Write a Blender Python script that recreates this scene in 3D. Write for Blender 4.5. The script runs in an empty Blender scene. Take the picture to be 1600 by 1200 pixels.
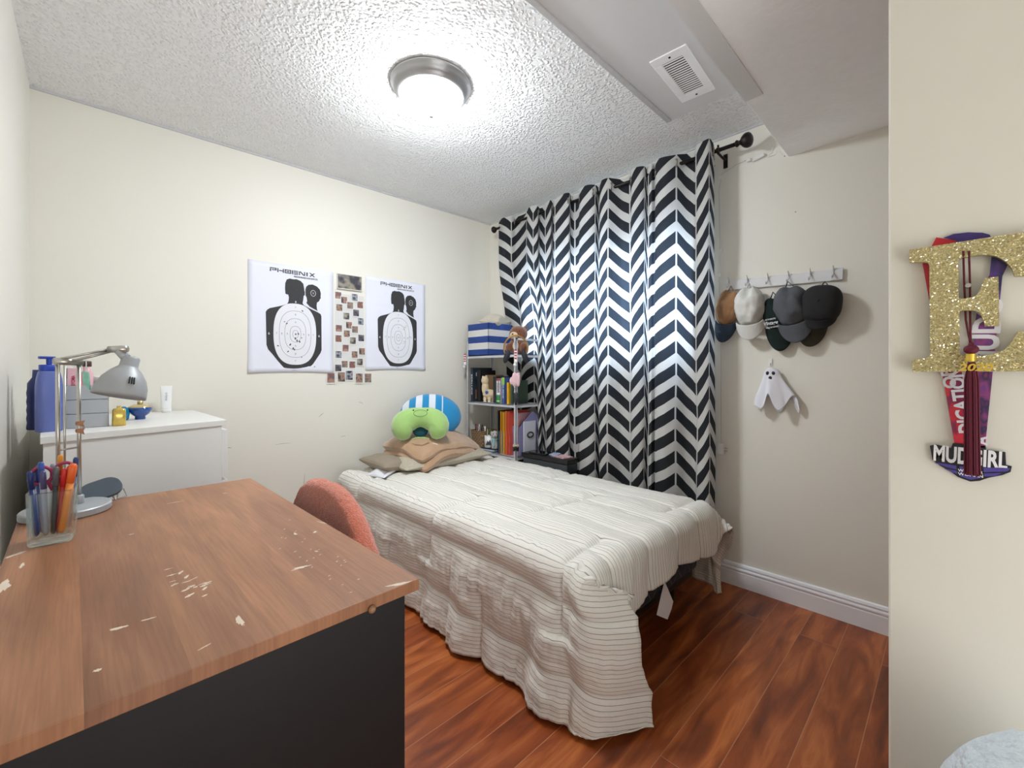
import bpy, math, random
from mathutils import Vector, Matrix, noise, Euler
PI = math.pi
S = bpy.context.scene
C = S.collection
random.seed(7)

# ------------------------------------------------------------------ camera, world, light, exposure
CAM_H = 1.08
A0 = math.radians(45.73)                      # heading of the lens, measured from the x axis
cam_d = bpy.data.cameras.new('camera'); cam = bpy.data.objects.new('camera', cam_d); C.objects.link(cam)
cam.location = (0, 0, CAM_H); cam.rotation_euler = (PI/2, 0, A0-PI/2)
cam_d.sensor_width = 36; cam_d.lens = 675/1600*36; cam_d.shift_y = -18/1600; cam_d.clip_start = 0.02
S.camera = cam
S.view_settings.view_transform = 'Standard'; S.view_settings.look = 'None'
S.view_settings.gamma = 1; S.view_settings.use_curve_mapping = False
S.view_settings.exposure = 1.40
S.cycles.max_bounces = 12; S.cycles.diffuse_bounces = 8; S.cycles.transmission_bounces = 12; S.cycles.transparent_max_bounces = 12

w = bpy.data.worlds.new('world'); S.world = w; w.use_nodes = True
bgn = w.node_tree.nodes['Background']; bgn.inputs[0].default_value = (0.80, 0.89, 1.0, 1); bgn.inputs[1].default_value = 6.5

def lin(c):
    if isinstance(c, str):
        c = [int(c[i:i+2], 16) for i in (0, 2, 4)]
    r = []
    for v in c[:3]:
        v = v/255 if max(c) > 1.001 else v
        r.append(v/12.92 if v <= .04045 else ((v+.055)/1.055)**2.4)
    return (*r, 1)

DOME_EMIT = 52.0
FILL_W = 10.0

# added soft fill behind the viewer, in front of the closed front wall
hl = bpy.data.lights.new('fill_light', 'AREA'); hl.shape = 'RECTANGLE'; hl.size = .95; hl.size_y = 1.95; hl.energy = FILL_W; hl.color = (0.94, 0.97, 1.0)
hlo = bpy.data.objects.new('fill_light', hl); C.objects.link(hlo); hlo.location = (0.35, -1.28, 1.02); 
hlo.rotation_euler = (Vector((.25, 1, .75))).to_track_quat('-Z', 'Y').to_euler()

# ------------------------------------------------------------------ measuring helpers
def ray(px, py):
    cx = (px-800)/675; cz = (582-py)/675
    return Vector((cx*math.sin(A0)+math.cos(A0), -cx*math.cos(A0)+math.sin(A0), cz))
def on(px, py, axis, val):
    r = ray(px, py)
    if axis == 2: t = (val-CAM_H)/r.z
    else: t = val/r[axis]
    return Vector((r.x*t, r.y*t, CAM_H+r.z*t))
WA_ANG = math.atan2(-0.083, 2.537)            # the poster wall is a touch out of square
WA_P = Vector((2.35, 2.665, 0)); WA_R = Vector((math.cos(WA_ANG), math.sin(WA_ANG), 0)); WA_N = Vector((WA_R.y, -WA_R.x, 0))
def onA(px, py, off=0.0):
    """point on the poster wall: (distance left of the corner as negative x, height)"""
    r = ray(px, py); p0 = WA_P+WA_N*off
    t = (p0-Vector((0, 0, CAM_H))).dot(WA_N)/r.dot(WA_N)
    p = Vector((0, 0, CAM_H))+r*t
    return Vector(((p-WA_P).dot(WA_R), p.z))
WA_M = Matrix.Translation(WA_P) @ Matrix.Rotation(WA_ANG, 4, 'Z') @ Matrix.Rotation(PI/2, 4, 'X')
def WB_M(X): return Matrix.Translation((X, 0, 0)) @ Matrix.Rotation(-PI/2, 4, 'Z') @ Matrix.Rotation(PI/2, 4, 'X')
def onB(px, py, X):
    p = on(px, py, 0, X); return Vector((-p.y, p.z))

# ------------------------------------------------------------------ material helpers
MATS = {}
def nt(m): return m.node_tree.nodes, m.node_tree.links
def M(name, col, rough=.5, metal=0., bump=None, var=None, sheen=0., coat=0., trans=0., ior=1.45, emit=None, spec=.5, coords='Object'):
    if name in MATS: return MATS[name]
    m = bpy.data.materials.new(name); m.use_nodes = True
    N, L = nt(m); b = N['Principled BSDF']
    c = lin(col)
    b.inputs['Base Color'].default_value = c; b.inputs['Roughness'].default_value = rough; b.inputs['Metallic'].default_value = metal
    b.inputs['Specular IOR Level'].default_value = spec
    b.inputs['Sheen Weight'].default_value = sheen; b.inputs['Coat Weight'].default_value = coat
    b.inputs['Transmission Weight'].default_value = trans; b.inputs['IOR'].default_value = ior
    tc = N.new('ShaderNodeTexCoord')
    if var is None: var = (6., .06)
    n = N.new('ShaderNodeTexNoise'); n.inputs['Scale'].default_value = var[0]; n.inputs['Detail'].default_value = 4
    L.new(tc.outputs[coords], n.inputs['Vector'])
    mx = N.new('ShaderNodeMix'); mx.data_type = 'RGBA'
    mx.inputs['A'].default_value = (*[v*(1-var[1]) for v in c[:3]], 1); mx.inputs['B'].default_value = (*[min(1, v*(1+var[1])) for v in c[:3]], 1)
    L.new(n.outputs['Fac'], mx.inputs['Factor']); L.new(mx.outputs['Result'], b.inputs['Base Color'])
    if bump:
        nb = N.new('ShaderNodeTexNoise'); nb.inputs['Scale'].default_value = bump[0]; nb.inputs['Detail'].default_value = 3
        L.new(tc.outputs[coords], nb.inputs['Vector'])
        bp = N.new('ShaderNodeBump'); bp.inputs['Strength'].default_value = bump[1]; bp.inputs['Distance'].default_value = bump[2] if len(bump) > 2 else .002
        L.new(nb.outputs['Fac'], bp.inputs['Height']); L.new(bp.outputs['Normal'], b.inputs['Normal'])
    if emit:
        b.inputs['Emission Color'].default_value = lin(emit[0]); b.inputs['Emission Strength'].default_value = emit[1]
    MATS[name] = m; return m
def math_(N, L, op, a, b=None, c=None):
    n = N.new('ShaderNodeMath'); n.operation = op
    for i, v in enumerate((a, b, c)):
        if v is None: continue
        if isinstance(v, (int, float)): n.inputs[i].default_value = v
        else: L.new(v, n.inputs[i])
    return n.outputs[0]
def ramp(N, L, fac, stops, interp='LINEAR'):
    r = N.new('ShaderNodeValToRGB'); r.color_ramp.interpolation = interp
    while len(r.color_ramp.elements) > 1: r.color_ramp.elements.remove(r.color_ramp.elements[-1])
    r.color_ramp.elements[0].position = stops[0][0]; r.color_ramp.elements[0].color = lin(stops[0][1])
    for p, c in stops[1:]:
        e = r.color_ramp.elements.new(p); e.color = lin(c)
    L.new(fac, r.inputs[0]); return r.outputs[0]
def mapping(N, L, src, scale=(1, 1, 1), loc=(0, 0, 0), rot=(0, 0, 0)):
    mp = N.new('ShaderNodeMapping'); mp.inputs['Scale'].default_value = scale; mp.inputs['Location'].default_value = loc; mp.inputs['Rotation'].default_value = rot
    L.new(src, mp.inputs['Vector']); return mp.outputs[0]

# ------------------------------------------------------------------ geometry helpers
class G:
    def __init__(s): s.v = []; s.f = []; s.uv = None
    def add(s, vs, fs, mtx=None):
        o = len(s.v)
        s.v += [tuple(mtx @ Vector(v)) if mtx else tuple(v) for v in vs]
        s.f += [tuple(i+o for i in f) for f in fs]; return s
    def box(s, c, d, mtx=None, taper=1.0):
        x, y, z = [k/2 for k in d]; cx, cy, cz = c
        vs = [(cx+sx*x*(taper if sz > 0 else 1), cy+sy*y*(taper if sz > 0 else 1), cz+sz*z) for sz in (-1, 1) for sx, sy in ((-1, -1), (1, -1), (1, 1), (-1, 1))]
        return s.add(vs, [(3, 2, 1, 0), (4, 5, 6, 7), (0, 1, 5, 4), (1, 2, 6, 5), (2, 3, 7, 6), (3, 0, 4, 7)], mtx)
    def bx(s, a, b, mtx=None):
        return s.box([(a[i]+b[i])/2 for i in range(3)], [abs(b[i]-a[i]) for i in range(3)], mtx)
    def tube(s, pts, r, n=10, closed=False, caps=True, mtx=None, flat=None):
        P = [Vector(p) for p in pts]; k = len(P); vs = []; fs = []; up = None
        for i, p in enumerate(P):
            if closed: t = (P[(i+1) % k]-P[i-1])
            else: t = P[min(i+1, k-1)]-P[max(i-1, 0)]
            if t.length < 1e-9: t = Vector((0, 0, 1))
            t.normalize()
            if up is None: up = Vector((0, 0, 1)) if abs(t.z) < .9 else Vector((1, 0, 0))
            a = (up-t*up.dot(t)).normalized(); b = t.cross(a); up = a
            rr = r[i] if isinstance(r, (list, tuple)) else r
            for j in range(n):
                th = 2*PI*j/n; ca, sa = math.cos(th)*rr, math.sin(th)*rr
                if flat: sa *= flat
                vs.append(p+a*ca+b*sa)
        for i in range(k if closed else k-1):
            for j in range(n):
                a0 = i*n+j; a1 = i*n+(j+1) % n; b0 = ((i+1) % k)*n+j; b1 = ((i+1) % k)*n+(j+1) % n
                fs.append((a0, a1, b1, b0))
        if caps and not closed: fs += [tuple(range(n))[::-1], tuple((k-1)*n+j for j in range(n))]
        return s.add(vs, fs, mtx)
    def lathe(s, prof, n=32, mtx=None, sq=None):
        vs = []; fs = []; k = len(prof)
        for r, z in prof:
            for j in range(n):
                th = 2*PI*j/n; c, d = math.cos(th), math.sin(th)
                if sq:
                    m = (abs(c)**sq+abs(d)**sq)**(-1/sq); c *= m; d *= m
                vs.append((r*c, r*d, z))
        for i in range(k-1):
            for j in range(n): fs.append((i*n+j, i*n+(j+1) % n, (i+1)*n+(j+1) % n, (i+1)*n+j))
        if prof[0][0] > 1e-6: fs.append(tuple(range(n))[::-1])
        if prof[-1][0] > 1e-6: fs.append(tuple((k-1)*n+j for j in range(n)))
        return s.add(vs, fs, mtx)
    def ell(s, c, r, rot=None, nu=20, nv=12, fn=None, mtx=None, p=1.0):
        vs = []; fs = []
        R = Euler(rot).to_matrix() if rot else Matrix.Identity(3)
        for i in range(nv+1):
            ph = -PI/2+PI*i/nv
            for j in range(nu):
                th = 2*PI*j/nu
                d = Vector((math.cos(ph)*math.cos(th), math.cos(ph)*math.sin(th), math.sin(ph)))
                q = Vector([math.copysign(abs(d[k])**p, d[k])*r[k] for k in range(3)])
                if fn: q = fn(q, d)
                vs.append(R @ q+Vector(c))
        for i in range(nv):
            for j in range(nu): fs.append((i*nu+j, i*nu+(j+1) % nu, (i+1)*nu+(j+1) % nu, (i+1)*nu+j))
        return s.add(vs, fs, mtx)
    def prism(s, pts, z0, z1, mtx=None):
        """closed 2-d outline in the local xy plane from z0 to z1"""
        n = len(pts)
        ar = sum(pts[i][0]*pts[(i+1) % n][1]-pts[(i+1) % n][0]*pts[i][1] for i in range(n))
        if ar < 0: pts = pts[::-1]
        vs = [(x, y, z0) for x, y in pts]+[(x, y, z1) for x, y in pts]
        fs = [tuple(range(n))[::-1], tuple(range(n, 2*n))]+[(i, (i+1) % n, n+(i+1) % n, n+i) for i in range(n)]
        return s.add(vs, fs, mtx)
    def grid(s, fn, nu, nv, closed_u=False, mtx=None):
        vs = [fn(i/nu, j/nv) for j in range(nv+1) for i in range(nu+1)]
        fs = [(j*(nu+1)+i, j*(nu+1)+i+1, (j+1)*(nu+1)+i+1, (j+1)*(nu+1)+i) for j in range(nv) for i in range(nu)]
        return s.add(vs, fs, mtx)
    def text(s, string, size, x, y, z=0., w=None, mtx=None, depth=0.0, bold=0., align='CENTER', shear=0.):
        cu = bpy.data.curves.new('t', 'FONT'); cu.body = string; cu.size = 1; cu.align_x = align; cu.align_y = 'CENTER'
        cu.offset = bold; cu.resolution_u = 3; cu.shear = shear
        ob = bpy.data.objects.new('t', cu); C.objects.link(ob); bpy.context.view_layer.update()
        me = bpy.data.meshes.new_from_object(ob.evaluated_get(bpy.context.evaluated_depsgraph_get()))
        vs = [v.co.copy() for v in me.vertices]; fs = [tuple(p.vertices) for p in me.polygons]
        bpy.data.objects.remove(ob); bpy.data.curves.remove(cu); bpy.data.meshes.remove(me)
        if not vs: return s
        x0 = min(v.x for v in vs); x1 = max(v.x for v in vs); y0 = min(v.y for v in vs); y1 = max(v.y for v in vs)
        sy = size/(y1-y0); sx = (w/(x1-x0)) if w else sy
        out = [((v.x-(x0+x1)/2)*sx+x, (v.y-(y0+y1)/2)*sy+y, z) for v in vs]
        s.add(out, fs, mtx)
        return s
    def obj(s, name, mat, parent=None, smooth=False, bevel=0, sub=0, loc=None, remesh=0, solid=0, rot=None, seg=2):
        me = bpy.data.meshes.new(name); me.from_pydata(s.v, [], s.f); me.update()
        o = bpy.data.objects.new(name, me); C.objects.link(o)
        if mat: me.materials.append(mat)
        if parent: o.parent = parent
        if loc is not None: o.location = loc
        if rot is not None: o.rotation_euler = rot
        if smooth:
            for p in me.polygons: p.use_smooth = True
        if s.uv:
            uvl = me.uv_layers.new(name='UVMap')
            for lp in me.loops: uvl.data[lp.index].uv = s.uv[lp.vertex_index]
        if remesh:
            m = o.modifiers.new('r', 'REMESH'); m.mode = 'VOXEL'; m.voxel_size = remesh; m.use_smooth_shade = True
            m2 = o.modifiers.new('s', 'SMOOTH'); m2.iterations = 4
        if solid:
            m = o.modifiers.new('so', 'SOLIDIFY'); m.thickness = solid; m.offset = 0
        if bevel:
            m = o.modifiers.new('b', 'BEVEL'); m.width = bevel; m.segments = seg; m.limit_method = 'ANGLE'; m.angle_limit = math.radians(40)
        if sub:
            m = o.modifiers.new('ss', 'SUBSURF'); m.levels = sub; m.render_levels = sub
        return o
def tag(o, label=None, cat=None, group=None, kind=None):
    if label: o['label'] = label
    if cat: o['category'] = cat
    if group: o['group'] = group
    if kind: o['kind'] = kind
    return o
def thing(name, label, cat, loc=(0, 0, 0), rotz=0, group=None, mtx=None):
    o = bpy.data.objects.new(name, None); C.objects.link(o); o.empty_display_size = .05
    if mtx is not None: o.matrix_world = mtx
    else: o.location = loc; o.rotation_euler = (0, 0, rotz)
    return tag(o, label, cat, group)
def T(x, y, z): return Matrix.Translation((x, y, z))
def fbm(p, k=1.0, oct=3):
    v = 0; a = 1
    for i in range(oct): v += a*noise.noise(Vector(p)*k); k *= 2.1; a *= .5
    return v
def smooth01(t): t = max(0, min(1, t)); return t*t*(3-2*t)
def plan(px, X): return on(px, 582, 0, X).y

# ------------------------------------------------------------------ materials
wall_m = M('cream_wall_paint', (229, 226, 216), .55, bump=(90, .12, .001), var=(1.3, .015))
leftwall_m = M('cream_satin_wall_paint', (229, 226, 217), .38, bump=(3, .25, .004), var=(1.3, .015))
white_trim = M('white_trim_paint', (236, 236, 240), .35, var=(3, .02))
white_lam = M('white_laminate', (226, 225, 222), .42, bump=(160, .08, .0006), var=(3, .02))
white_metal = M('white_metal', (214, 214, 214), .4, var=(8, .03))
grey_metal = M('pale_grey_steel', (196, 196, 200), .4, metal=.1, var=(20, .05))
chrome = M('brushed_nickel', (190, 188, 182), .28, metal=1., var=(30, .05))
nickel = M('satin_nickel', (168, 168, 168), .38, metal=.85, var=(12, .05))
black_metal = M('black_bronze_metal', (38, 34, 32), .35, metal=.6, var=(20, .15))
black_plastic = M('black_plastic', (22, 22, 24), .35, var=(12, .1))
black_ink = M('black_ink', (52, 52, 54), .7, var=(40, .15))
line_ink = M('grey_line_ink', (120, 122, 130), .8)
white_ink = M('white_ink', (225, 226, 232), .7)
white_plastic = M('white_plastic', (232, 232, 230), .35, var=(8, .02))
paper_m = M('white_paper', (226, 228, 240), .75, bump=(14, .18, .004), var=(4, .02))

def ceiling_mat():
    m = bpy.data.materials.new('popcorn_ceiling'); m.use_nodes = True; N, L = nt(m); b = N['Principled BSDF']
    b.inputs['Base Color'].default_value = lin((238, 239, 240)); b.inputs['Roughness'].default_value = .8
    tc = N.new('ShaderNodeTexCoord')
    v = N.new('ShaderNodeTexVoronoi'); v.inputs['Scale'].default_value = 75; v.feature = 'SMOOTH_F1'; v.inputs['Smoothness'].default_value = .35; v.inputs['Randomness'].default_value = 1
    n0 = N.new('ShaderNodeTexNoise'); n0.inputs['Scale'].default_value = 60; n0.inputs['Detail'].default_value = 3
    L.new(tc.outputs['Object'], n0.inputs['Vector'])
    ad = N.new('ShaderNodeVectorMath'); ad.operation = 'MULTIPLY_ADD'; ad.inputs[1].default_value = (.02, .02, .02)
    L.new(n0.outputs['Color'], ad.inputs[0]); L.new(tc.outputs['Object'], ad.inputs[2]); L.new(ad.outputs[0], v.inputs['Vector'])
    h = math_(N, L, 'SUBTRACT', .62, v.outputs['Distance']); h = math_(N, L, 'MAXIMUM', h, 0)
    n = N.new('ShaderNodeTexNoise'); n.inputs['Scale'].default_value = 45; n.inputs['Detail'].default_value = 5; L.new(tc.outputs['Object'], n.inputs['Vector'])
    n2 = math_(N, L, 'MULTIPLY', n.outputs['Fac'], 1.6)
    h = math_(N, L, 'MULTIPLY', h, n2)
    bp = N.new('ShaderNodeBump'); bp.inputs['Strength'].default_value = 1.0; bp.inputs['Distance'].default_value = .012
    L.new(h, bp.inputs['Height']); L.new(bp.outputs['Normal'], b.inputs['Normal'])
    return m
ceil_m = ceiling_mat()
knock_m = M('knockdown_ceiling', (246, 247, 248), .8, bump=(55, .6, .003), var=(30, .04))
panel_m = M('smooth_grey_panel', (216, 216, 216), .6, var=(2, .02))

def floor_mat():
    m = bpy.data.materials.new('cherry_laminate_floor'); m.use_nodes = True; N, L = nt(m); b = N['Principled BSDF']
    tc = N.new('ShaderNodeTexCoord')
    base = mapping(N, L, tc.outputs['Object'], loc=(.35, -.06+.13*4, 0))
    br = N.new('ShaderNodeTexBrick'); br.inputs['Scale'].default_value = 1; br.inputs['Brick Width'].default_value = 1.5; br.inputs['Row Height'].default_value = .13
    br.inputs['Mortar Size'].default_value = .0012; br.inputs['Mortar Smooth'].default_value = .1; br.offset = .37; br.inputs['Bias'].default_value = 0
    br.inputs['Color1'].default_value = (0, 0, 0, 1); br.inputs['Color2'].default_value = (1, 1, 1, 1); br.inputs['Mortar'].default_value = (.5, .5, .5, 1)
    L.new(base, br.inputs['Vector'])
    # grain, shifted per plank
    sh = N.new('ShaderNodeVectorMath'); sh.operation = 'MULTIPLY_ADD'; sh.inputs[1].default_value = (7, 13, 5)
    L.new(br.outputs['Color'], sh.inputs[0]); L.new(base, sh.inputs[2])
    g = mapping(N, L, sh.outputs[0], scale=(1.6, 9, 1))
    n = N.new('ShaderNodeTexNoise'); n.inputs['Scale'].default_value = 1.8; n.inputs['Detail'].default_value = 7; n.inputs['Distortion'].default_value = .7; L.new(g, n.inputs['Vector'])
    col = ramp(N, L, n.outputs['Fac'], [(.28, (112, 54, 24)), (.42, (150, 76, 36)), (.53, (176, 94, 46)), (.63, (202, 120, 64)), (.76, (170, 86, 42))])
    gf = mapping(N, L, sh.outputs[0], scale=(6, 160, 1))
    n2 = N.new('ShaderNodeTexNoise'); n2.inputs['Scale'].default_value = 1.5; n2.inputs['Detail'].default_value = 3; L.new(gf, n2.inputs['Vector'])
    mx = N.new('ShaderNodeMix'); mx.data_type = 'RGBA'; mx.blend_type = 'MULTIPLY'; mx.inputs['Factor'].default_value = .35
    L.new(col, mx.inputs['A']); L.new(n2.outputs['Fac'], mx.inputs['B'])
    tint = ramp(N, L, br.outputs['Color'], [(0, (225, 205, 195)), (1, (255, 250, 240))])
    mx2 = N.new('ShaderNodeMix'); mx2.data_type = 'RGBA'; mx2.blend_type = 'MULTIPLY'; mx2.inputs['Factor'].default_value = 1
    L.new(mx.outputs['Result'], mx2.inputs['A']); L.new(tint, mx2.inputs['B'])
    mx3 = N.new('ShaderNodeMix'); mx3.data_type = 'RGBA'; L.new(br.outputs['Fac'], mx3.inputs['Factor'])
    L.new(mx2.outputs['Result'], mx3.inputs['A']); mx3.inputs['B'].default_value = lin((176, 120, 84))
    L.new(mx3.outputs['Result'], b.inputs['Base Color']); b.inputs['Roughness'].default_value = .3
    return m
floor_m = floor_mat()

def wood_top(name, cols, vertical=False):
    m = bpy.data.materials.new(name); m.use_nodes = True; N, L = nt(m); b = N['Principled BSDF']
    tc = N.new('ShaderNodeTexCoord')
    # boards across x, grain along y
    sx = N.new('ShaderNodeSeparateXYZ'); L.new(tc.outputs['Object'], sx.inputs[0])
    bd = math_(N, L, 'FLOOR', math_(N, L, 'DIVIDE', math_(N, L, 'ADD', sx.outputs[0], .5), .088))
    wn = N.new('ShaderNodeTexWhiteNoise'); wn.noise_dimensions = '1D'; L.new(bd, wn.inputs['W'])
    sh = N.new('ShaderNodeVectorMath'); sh.operation = 'MULTIPLY_ADD'; sh.inputs[1].default_value = (5, 9, 3)
    L.new(wn.outputs['Color'], sh.inputs[0]); L.new(tc.outputs['Object'], sh.inputs[2])
    g = mapping(N, L, sh.outputs[0], scale=(11, 1.5, 3))
    n = N.new('ShaderNodeTexNoise'); n.inputs['Scale'].default_value = 1.5; n.inputs['Detail'].default_value = 5; n.inputs['Distortion'].default_value = .8; L.new(g, n.inputs['Vector'])
    col = ramp(N, L, n.outputs['Fac'], cols)
    gf = mapping(N, L, sh.outputs[0], scale=(260, 9, 9))
    n2 = N.new('ShaderNodeTexNoise'); n2.inputs['Scale'].default_value = 1; n2.inputs['Detail'].default_value = 3; L.new(gf, n2.inputs['Vector'])
    f2 = ramp(N, L, n2.outputs['Fac'], [(.3, (226, 222, 218)), (.6, (255, 255, 255))])
    mx = N.new('ShaderNodeMix'); mx.data_type = 'RGBA'; mx.blend_type = 'MULTIPLY'; mx.inputs['Factor'].default_value = .8
    L.new(col, mx.inputs['A']); L.new(f2, mx.inputs['B'])
    tint = ramp(N, L, wn.outputs['Value'], [(0, (225, 220, 222)), (1, (255, 250, 245))])
    mx2 = N.new('ShaderNodeMix'); mx2.data_type = 'RGBA'; mx2.blend_type = 'MULTIPLY'; mx2.inputs['Factor'].default_value = 1
    L.new(mx.outputs['Result'], mx2.inputs['A']); L.new(tint, mx2.inputs['B'])
    L.new(mx2.outputs['Result'], b.inputs['Base Color']); b.inputs['Roughness'].default_value = .4
    return m
desk_m = wood_top('walnut_laminate', [(.3, (142, 96, 66)), (.5, (162, 113, 79)), (.7, (182, 130, 93))])
black_wood = M('black_stained_wood', (9, 9, 10), .5, bump=(60, .2, .001), var=(25, .25))

# ------------------------------------------------------------------ the room
XB = 2.35; XL = -0.187; YF = -1.3; H = 2.30; XR = 1.1
g = G().bx((-.5, YF-.2, -.1), (2.7, 3.0, 0)); tag(g.obj('floor', floor_m), kind='structure')
g = G().bx((-.5, YF-.2, H), (2.7, 3.0, H+.1)); tag(g.obj('ceiling', ceil_m), kind='structure')
g = G().bx((-3.0, -.02, -.15), (.35, H+.05, 0)); o = g.obj('wall_back', wall_m); o.matrix_world = WA_M; tag(o, kind='structure')
g = G().bx((XL-.12, YF-.12, -.02), (XL, 2.9, H+.02)); tag(g.obj('wall_left', leftwall_m), kind='structure')
WY0, WY1, WZ0, WZ1 = 1.00, 2.28, 1.18, 1.80
g = G()
g.bx((XB, YF-.12, -.02), (XB+.16, WY0, H+.02)); g.bx((XB, WY1, -.02), (XB+.16, 2.8, H+.02))
g.bx((XB, WY0, -.02), (XB+.16, WY1, WZ0)); g.bx((XB, WY0, WZ1), (XB+.16, WY1, H+.02))
tag(g.obj('wall_right', wall_m), kind='structure')
g = G().bx((XL-.12, YF-.12, -.02), (XB+.1, YF, H+.02)); tag(g.obj('wall_front', wall_m), kind='structure')
g = G().bx((XR, YF-.02, -.01), (XR+.11, .0895, H+.01)); tag(g.obj('wall_side', M('dimmed_wall_paint', (222, 219, 207), .55, bump=(90, .12, .001), var=(1.3, .015)), bevel=.003), kind='structure')  # wall colour greyed and lowered to offset the strong fill on this wall
# bulkhead along the ceiling
g = G().bx((XR+.05, YF-.05, 2.095), (XB+.05, .548, H+.01)); tag(g.obj('ceiling_bulkhead', knock_m, bevel=.003), kind='structure')
# smooth panel let into the ceiling, with its trim strip
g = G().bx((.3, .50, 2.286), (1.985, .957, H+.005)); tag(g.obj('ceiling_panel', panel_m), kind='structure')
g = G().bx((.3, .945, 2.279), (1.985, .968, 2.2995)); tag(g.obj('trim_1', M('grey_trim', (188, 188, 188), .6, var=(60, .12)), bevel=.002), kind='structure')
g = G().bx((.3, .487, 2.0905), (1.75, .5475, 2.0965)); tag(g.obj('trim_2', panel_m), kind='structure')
# caulk lines where walls meet the ceiling
g = G().bx((-2.54, H-.011, 0), (0, H+.001, .007)); o = g.obj('trim_3', M('grey_caulk', (196, 196, 198), .7, bump=(70, .8, .004), var=(50, .1))); o.matrix_world = WA_M; tag(o, kind='structure')
g = G().bx((XB-.007, .55, H-.010), (XB, 2.66, H+.001)); tag(g.obj('trim_4', MATS['grey_caulk']), kind='structure')
# baseboard profile, extruded along wall
def baseboard(name, x0, x1, M_):
    prof = [(0, 0), (.014, 0), (.014, .070), (.0125, .074), (.0125, .078), (.016, .082), (.016, .088), (.010, .092), (.009, .097), (.013, .101), (.010, .110), (.004, .114), (0, .114)]
    g = G(); n = len(prof)
    vs = [(x0, y, d) for d, y in prof]+[(x1, y, d) for d, y in prof]
    g.add(vs, [(i, i+1, n+i+1, n+i) for i in range(n-1)]+[tuple(range(n)), tuple(range(n, 2*n))[::-1]])
    o = g.obj(name, white_trim); o.matrix_world = M_; tag(o, kind='structure')
baseboard('baseboard_right', -2.66, 1.3, WB_M(XB)); baseboard('baseboard_back', -2.54, 0, WA_M)

# window in the right wall, behind the curtain
wm = Matrix.Translation((XB+.10, 0, 0)) @ Matrix.Rotation(-PI/2, 4, 'Z') @ Matrix.Rotation(PI/2, 4, 'X')
win = thing('window_1', None, None, mtx=wm); tag(win, kind='structure')
g = G(); a, b_ = -WY1, -WY0
g.bx((a, WZ0, -.03), (b_, WZ0+.04, .02)); g.bx((a, WZ1-.04, -.03), (b_, WZ1, .02)); g.bx((a, WZ0, -.03), (a+.04, WZ1, .02)); g.bx((b_-.04, WZ0, -.03), (b_, WZ1, .02)); g.bx(((a+b_)/2-.02, WZ0, -.03), ((a+b_)/2+.02, WZ1, .02))
g.obj('window_frame', white_plastic, win, bevel=.003)
def glass_mat():
    m = bpy.data.materials.new('window_glass'); m.use_nodes = True; N, L = nt(m); N.remove(N['Principled BSDF'])
    t = N.new('ShaderNodeBsdfTransparent'); t.inputs[0].default_value = (.93, .96, .97, 1); gl = N.new('ShaderNodeBsdfGlossy'); gl.inputs['Roughness'].default_value = .02
    mx = N.new('ShaderNodeMixShader'); mx.inputs[0].default_value = .07; L.new(t.outputs[0], mx.inputs[1]); L.new(gl.outputs[0], mx.inputs[2]); L.new(mx.outputs[0], N['Material Output'].inputs[0]); return m
g = G().bx((a+.04, WZ0+.04, -.008), ((a+b_)/2-.02, WZ1-.04, -.004)); g.bx(((a+b_)/2+.02, WZ0+.04, -.008), (b_-.04, WZ1-.04, -.004)); g.obj('glass_pane', glass_mat(), win)

# ------------------------------------------------------------------ ceiling light
lx, ly = on(674, 133, 2, H).x, on(674, 133, 2, H).y
t = thing('ceiling_light', 'round satin nickel flush ceiling light with glowing white glass dome', 'ceiling light', (lx, ly, H))
g = G().lathe([(.168, 0), (.170, -.004), (.167, -.010), (.163, -.014), (.160, -.022), (.152, -.034), (.146, -.038), (.144, -.044), (.137, -.050), (.130, -.052), (.128, -.046), (.10, -.02)], 64); g.obj('base_ring', nickel, t, smooth=True)
pr = [(.130*math.cos(u)**.8 if u < PI/2-.01 else 0.0, -.048-.075*math.sin(u)) for u in [PI/2*i/14 for i in range(15)]]
dm = M('glowing_frosted_glass', (250, 250, 248), .3, emit=((244, 250, 255), DOME_EMIT))
g = G().lathe(pr, 48); g.obj('glass_dome', dm, t, smooth=True)
g = G().lathe([(.0, -.140), (.008, -.138), (.011, -.131), (.009, -.124), (.005, -.1215)], 20); g.obj('finial', nickel, t, smooth=True)
g = G().tube([(.176+.0*math.cos(k), 0, 0) for k in range(1)]*1, .001) if False else None

# ------------------------------------------------------------------ ceiling vent
zc = 2.286
cs = [on(px, py, 2, zc) for px, py in ((1015, 97), (1066, 160), (1118, 137), (1071, 66))]
ctr = sum(cs, Vector())/4; u = ((cs[1]-cs[0])+(cs[2]-cs[3])); ang = math.atan2(u.y, u.x)
Lv = u.length/2; Wv = ((cs[3]-cs[0]).length+(cs[2]-cs[1]).length)/2
t = thing('ceiling_vent', 'white louvred register screwed to the smooth ceiling panel', 'vent', (ctr.x, ctr.y, zc), ang)
g = G(); a = Lv/2; b_ = Wv/2; ia = a*.72; ib = b_*.56
g.bx((-a, -b_, -.006), (-ia, b_, 0)); g.bx((ia, -b_, -.006), (a, b_, 0)); g.bx((-ia, -b_, -.006), (ia, -ib, 0)); g.bx((-ia, ib, -.006), (ia, b_, 0))
g.obj('frame', M('vent_white', (246, 246, 246), .35), t, bevel=.003)
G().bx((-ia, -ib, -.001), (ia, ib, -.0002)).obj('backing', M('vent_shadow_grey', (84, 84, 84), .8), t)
g = G()
for k in range(17):
    x = -ia+(k+.5)*2*ia/17
    g.box((0, 0, 0), (.0046, 2*ib, .0012), T(x, 0, -.0035) @ Matrix.Rotation(.5, 4, 'Y'))
g.obj('louvres', MATS['vent_white'], t)
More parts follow.
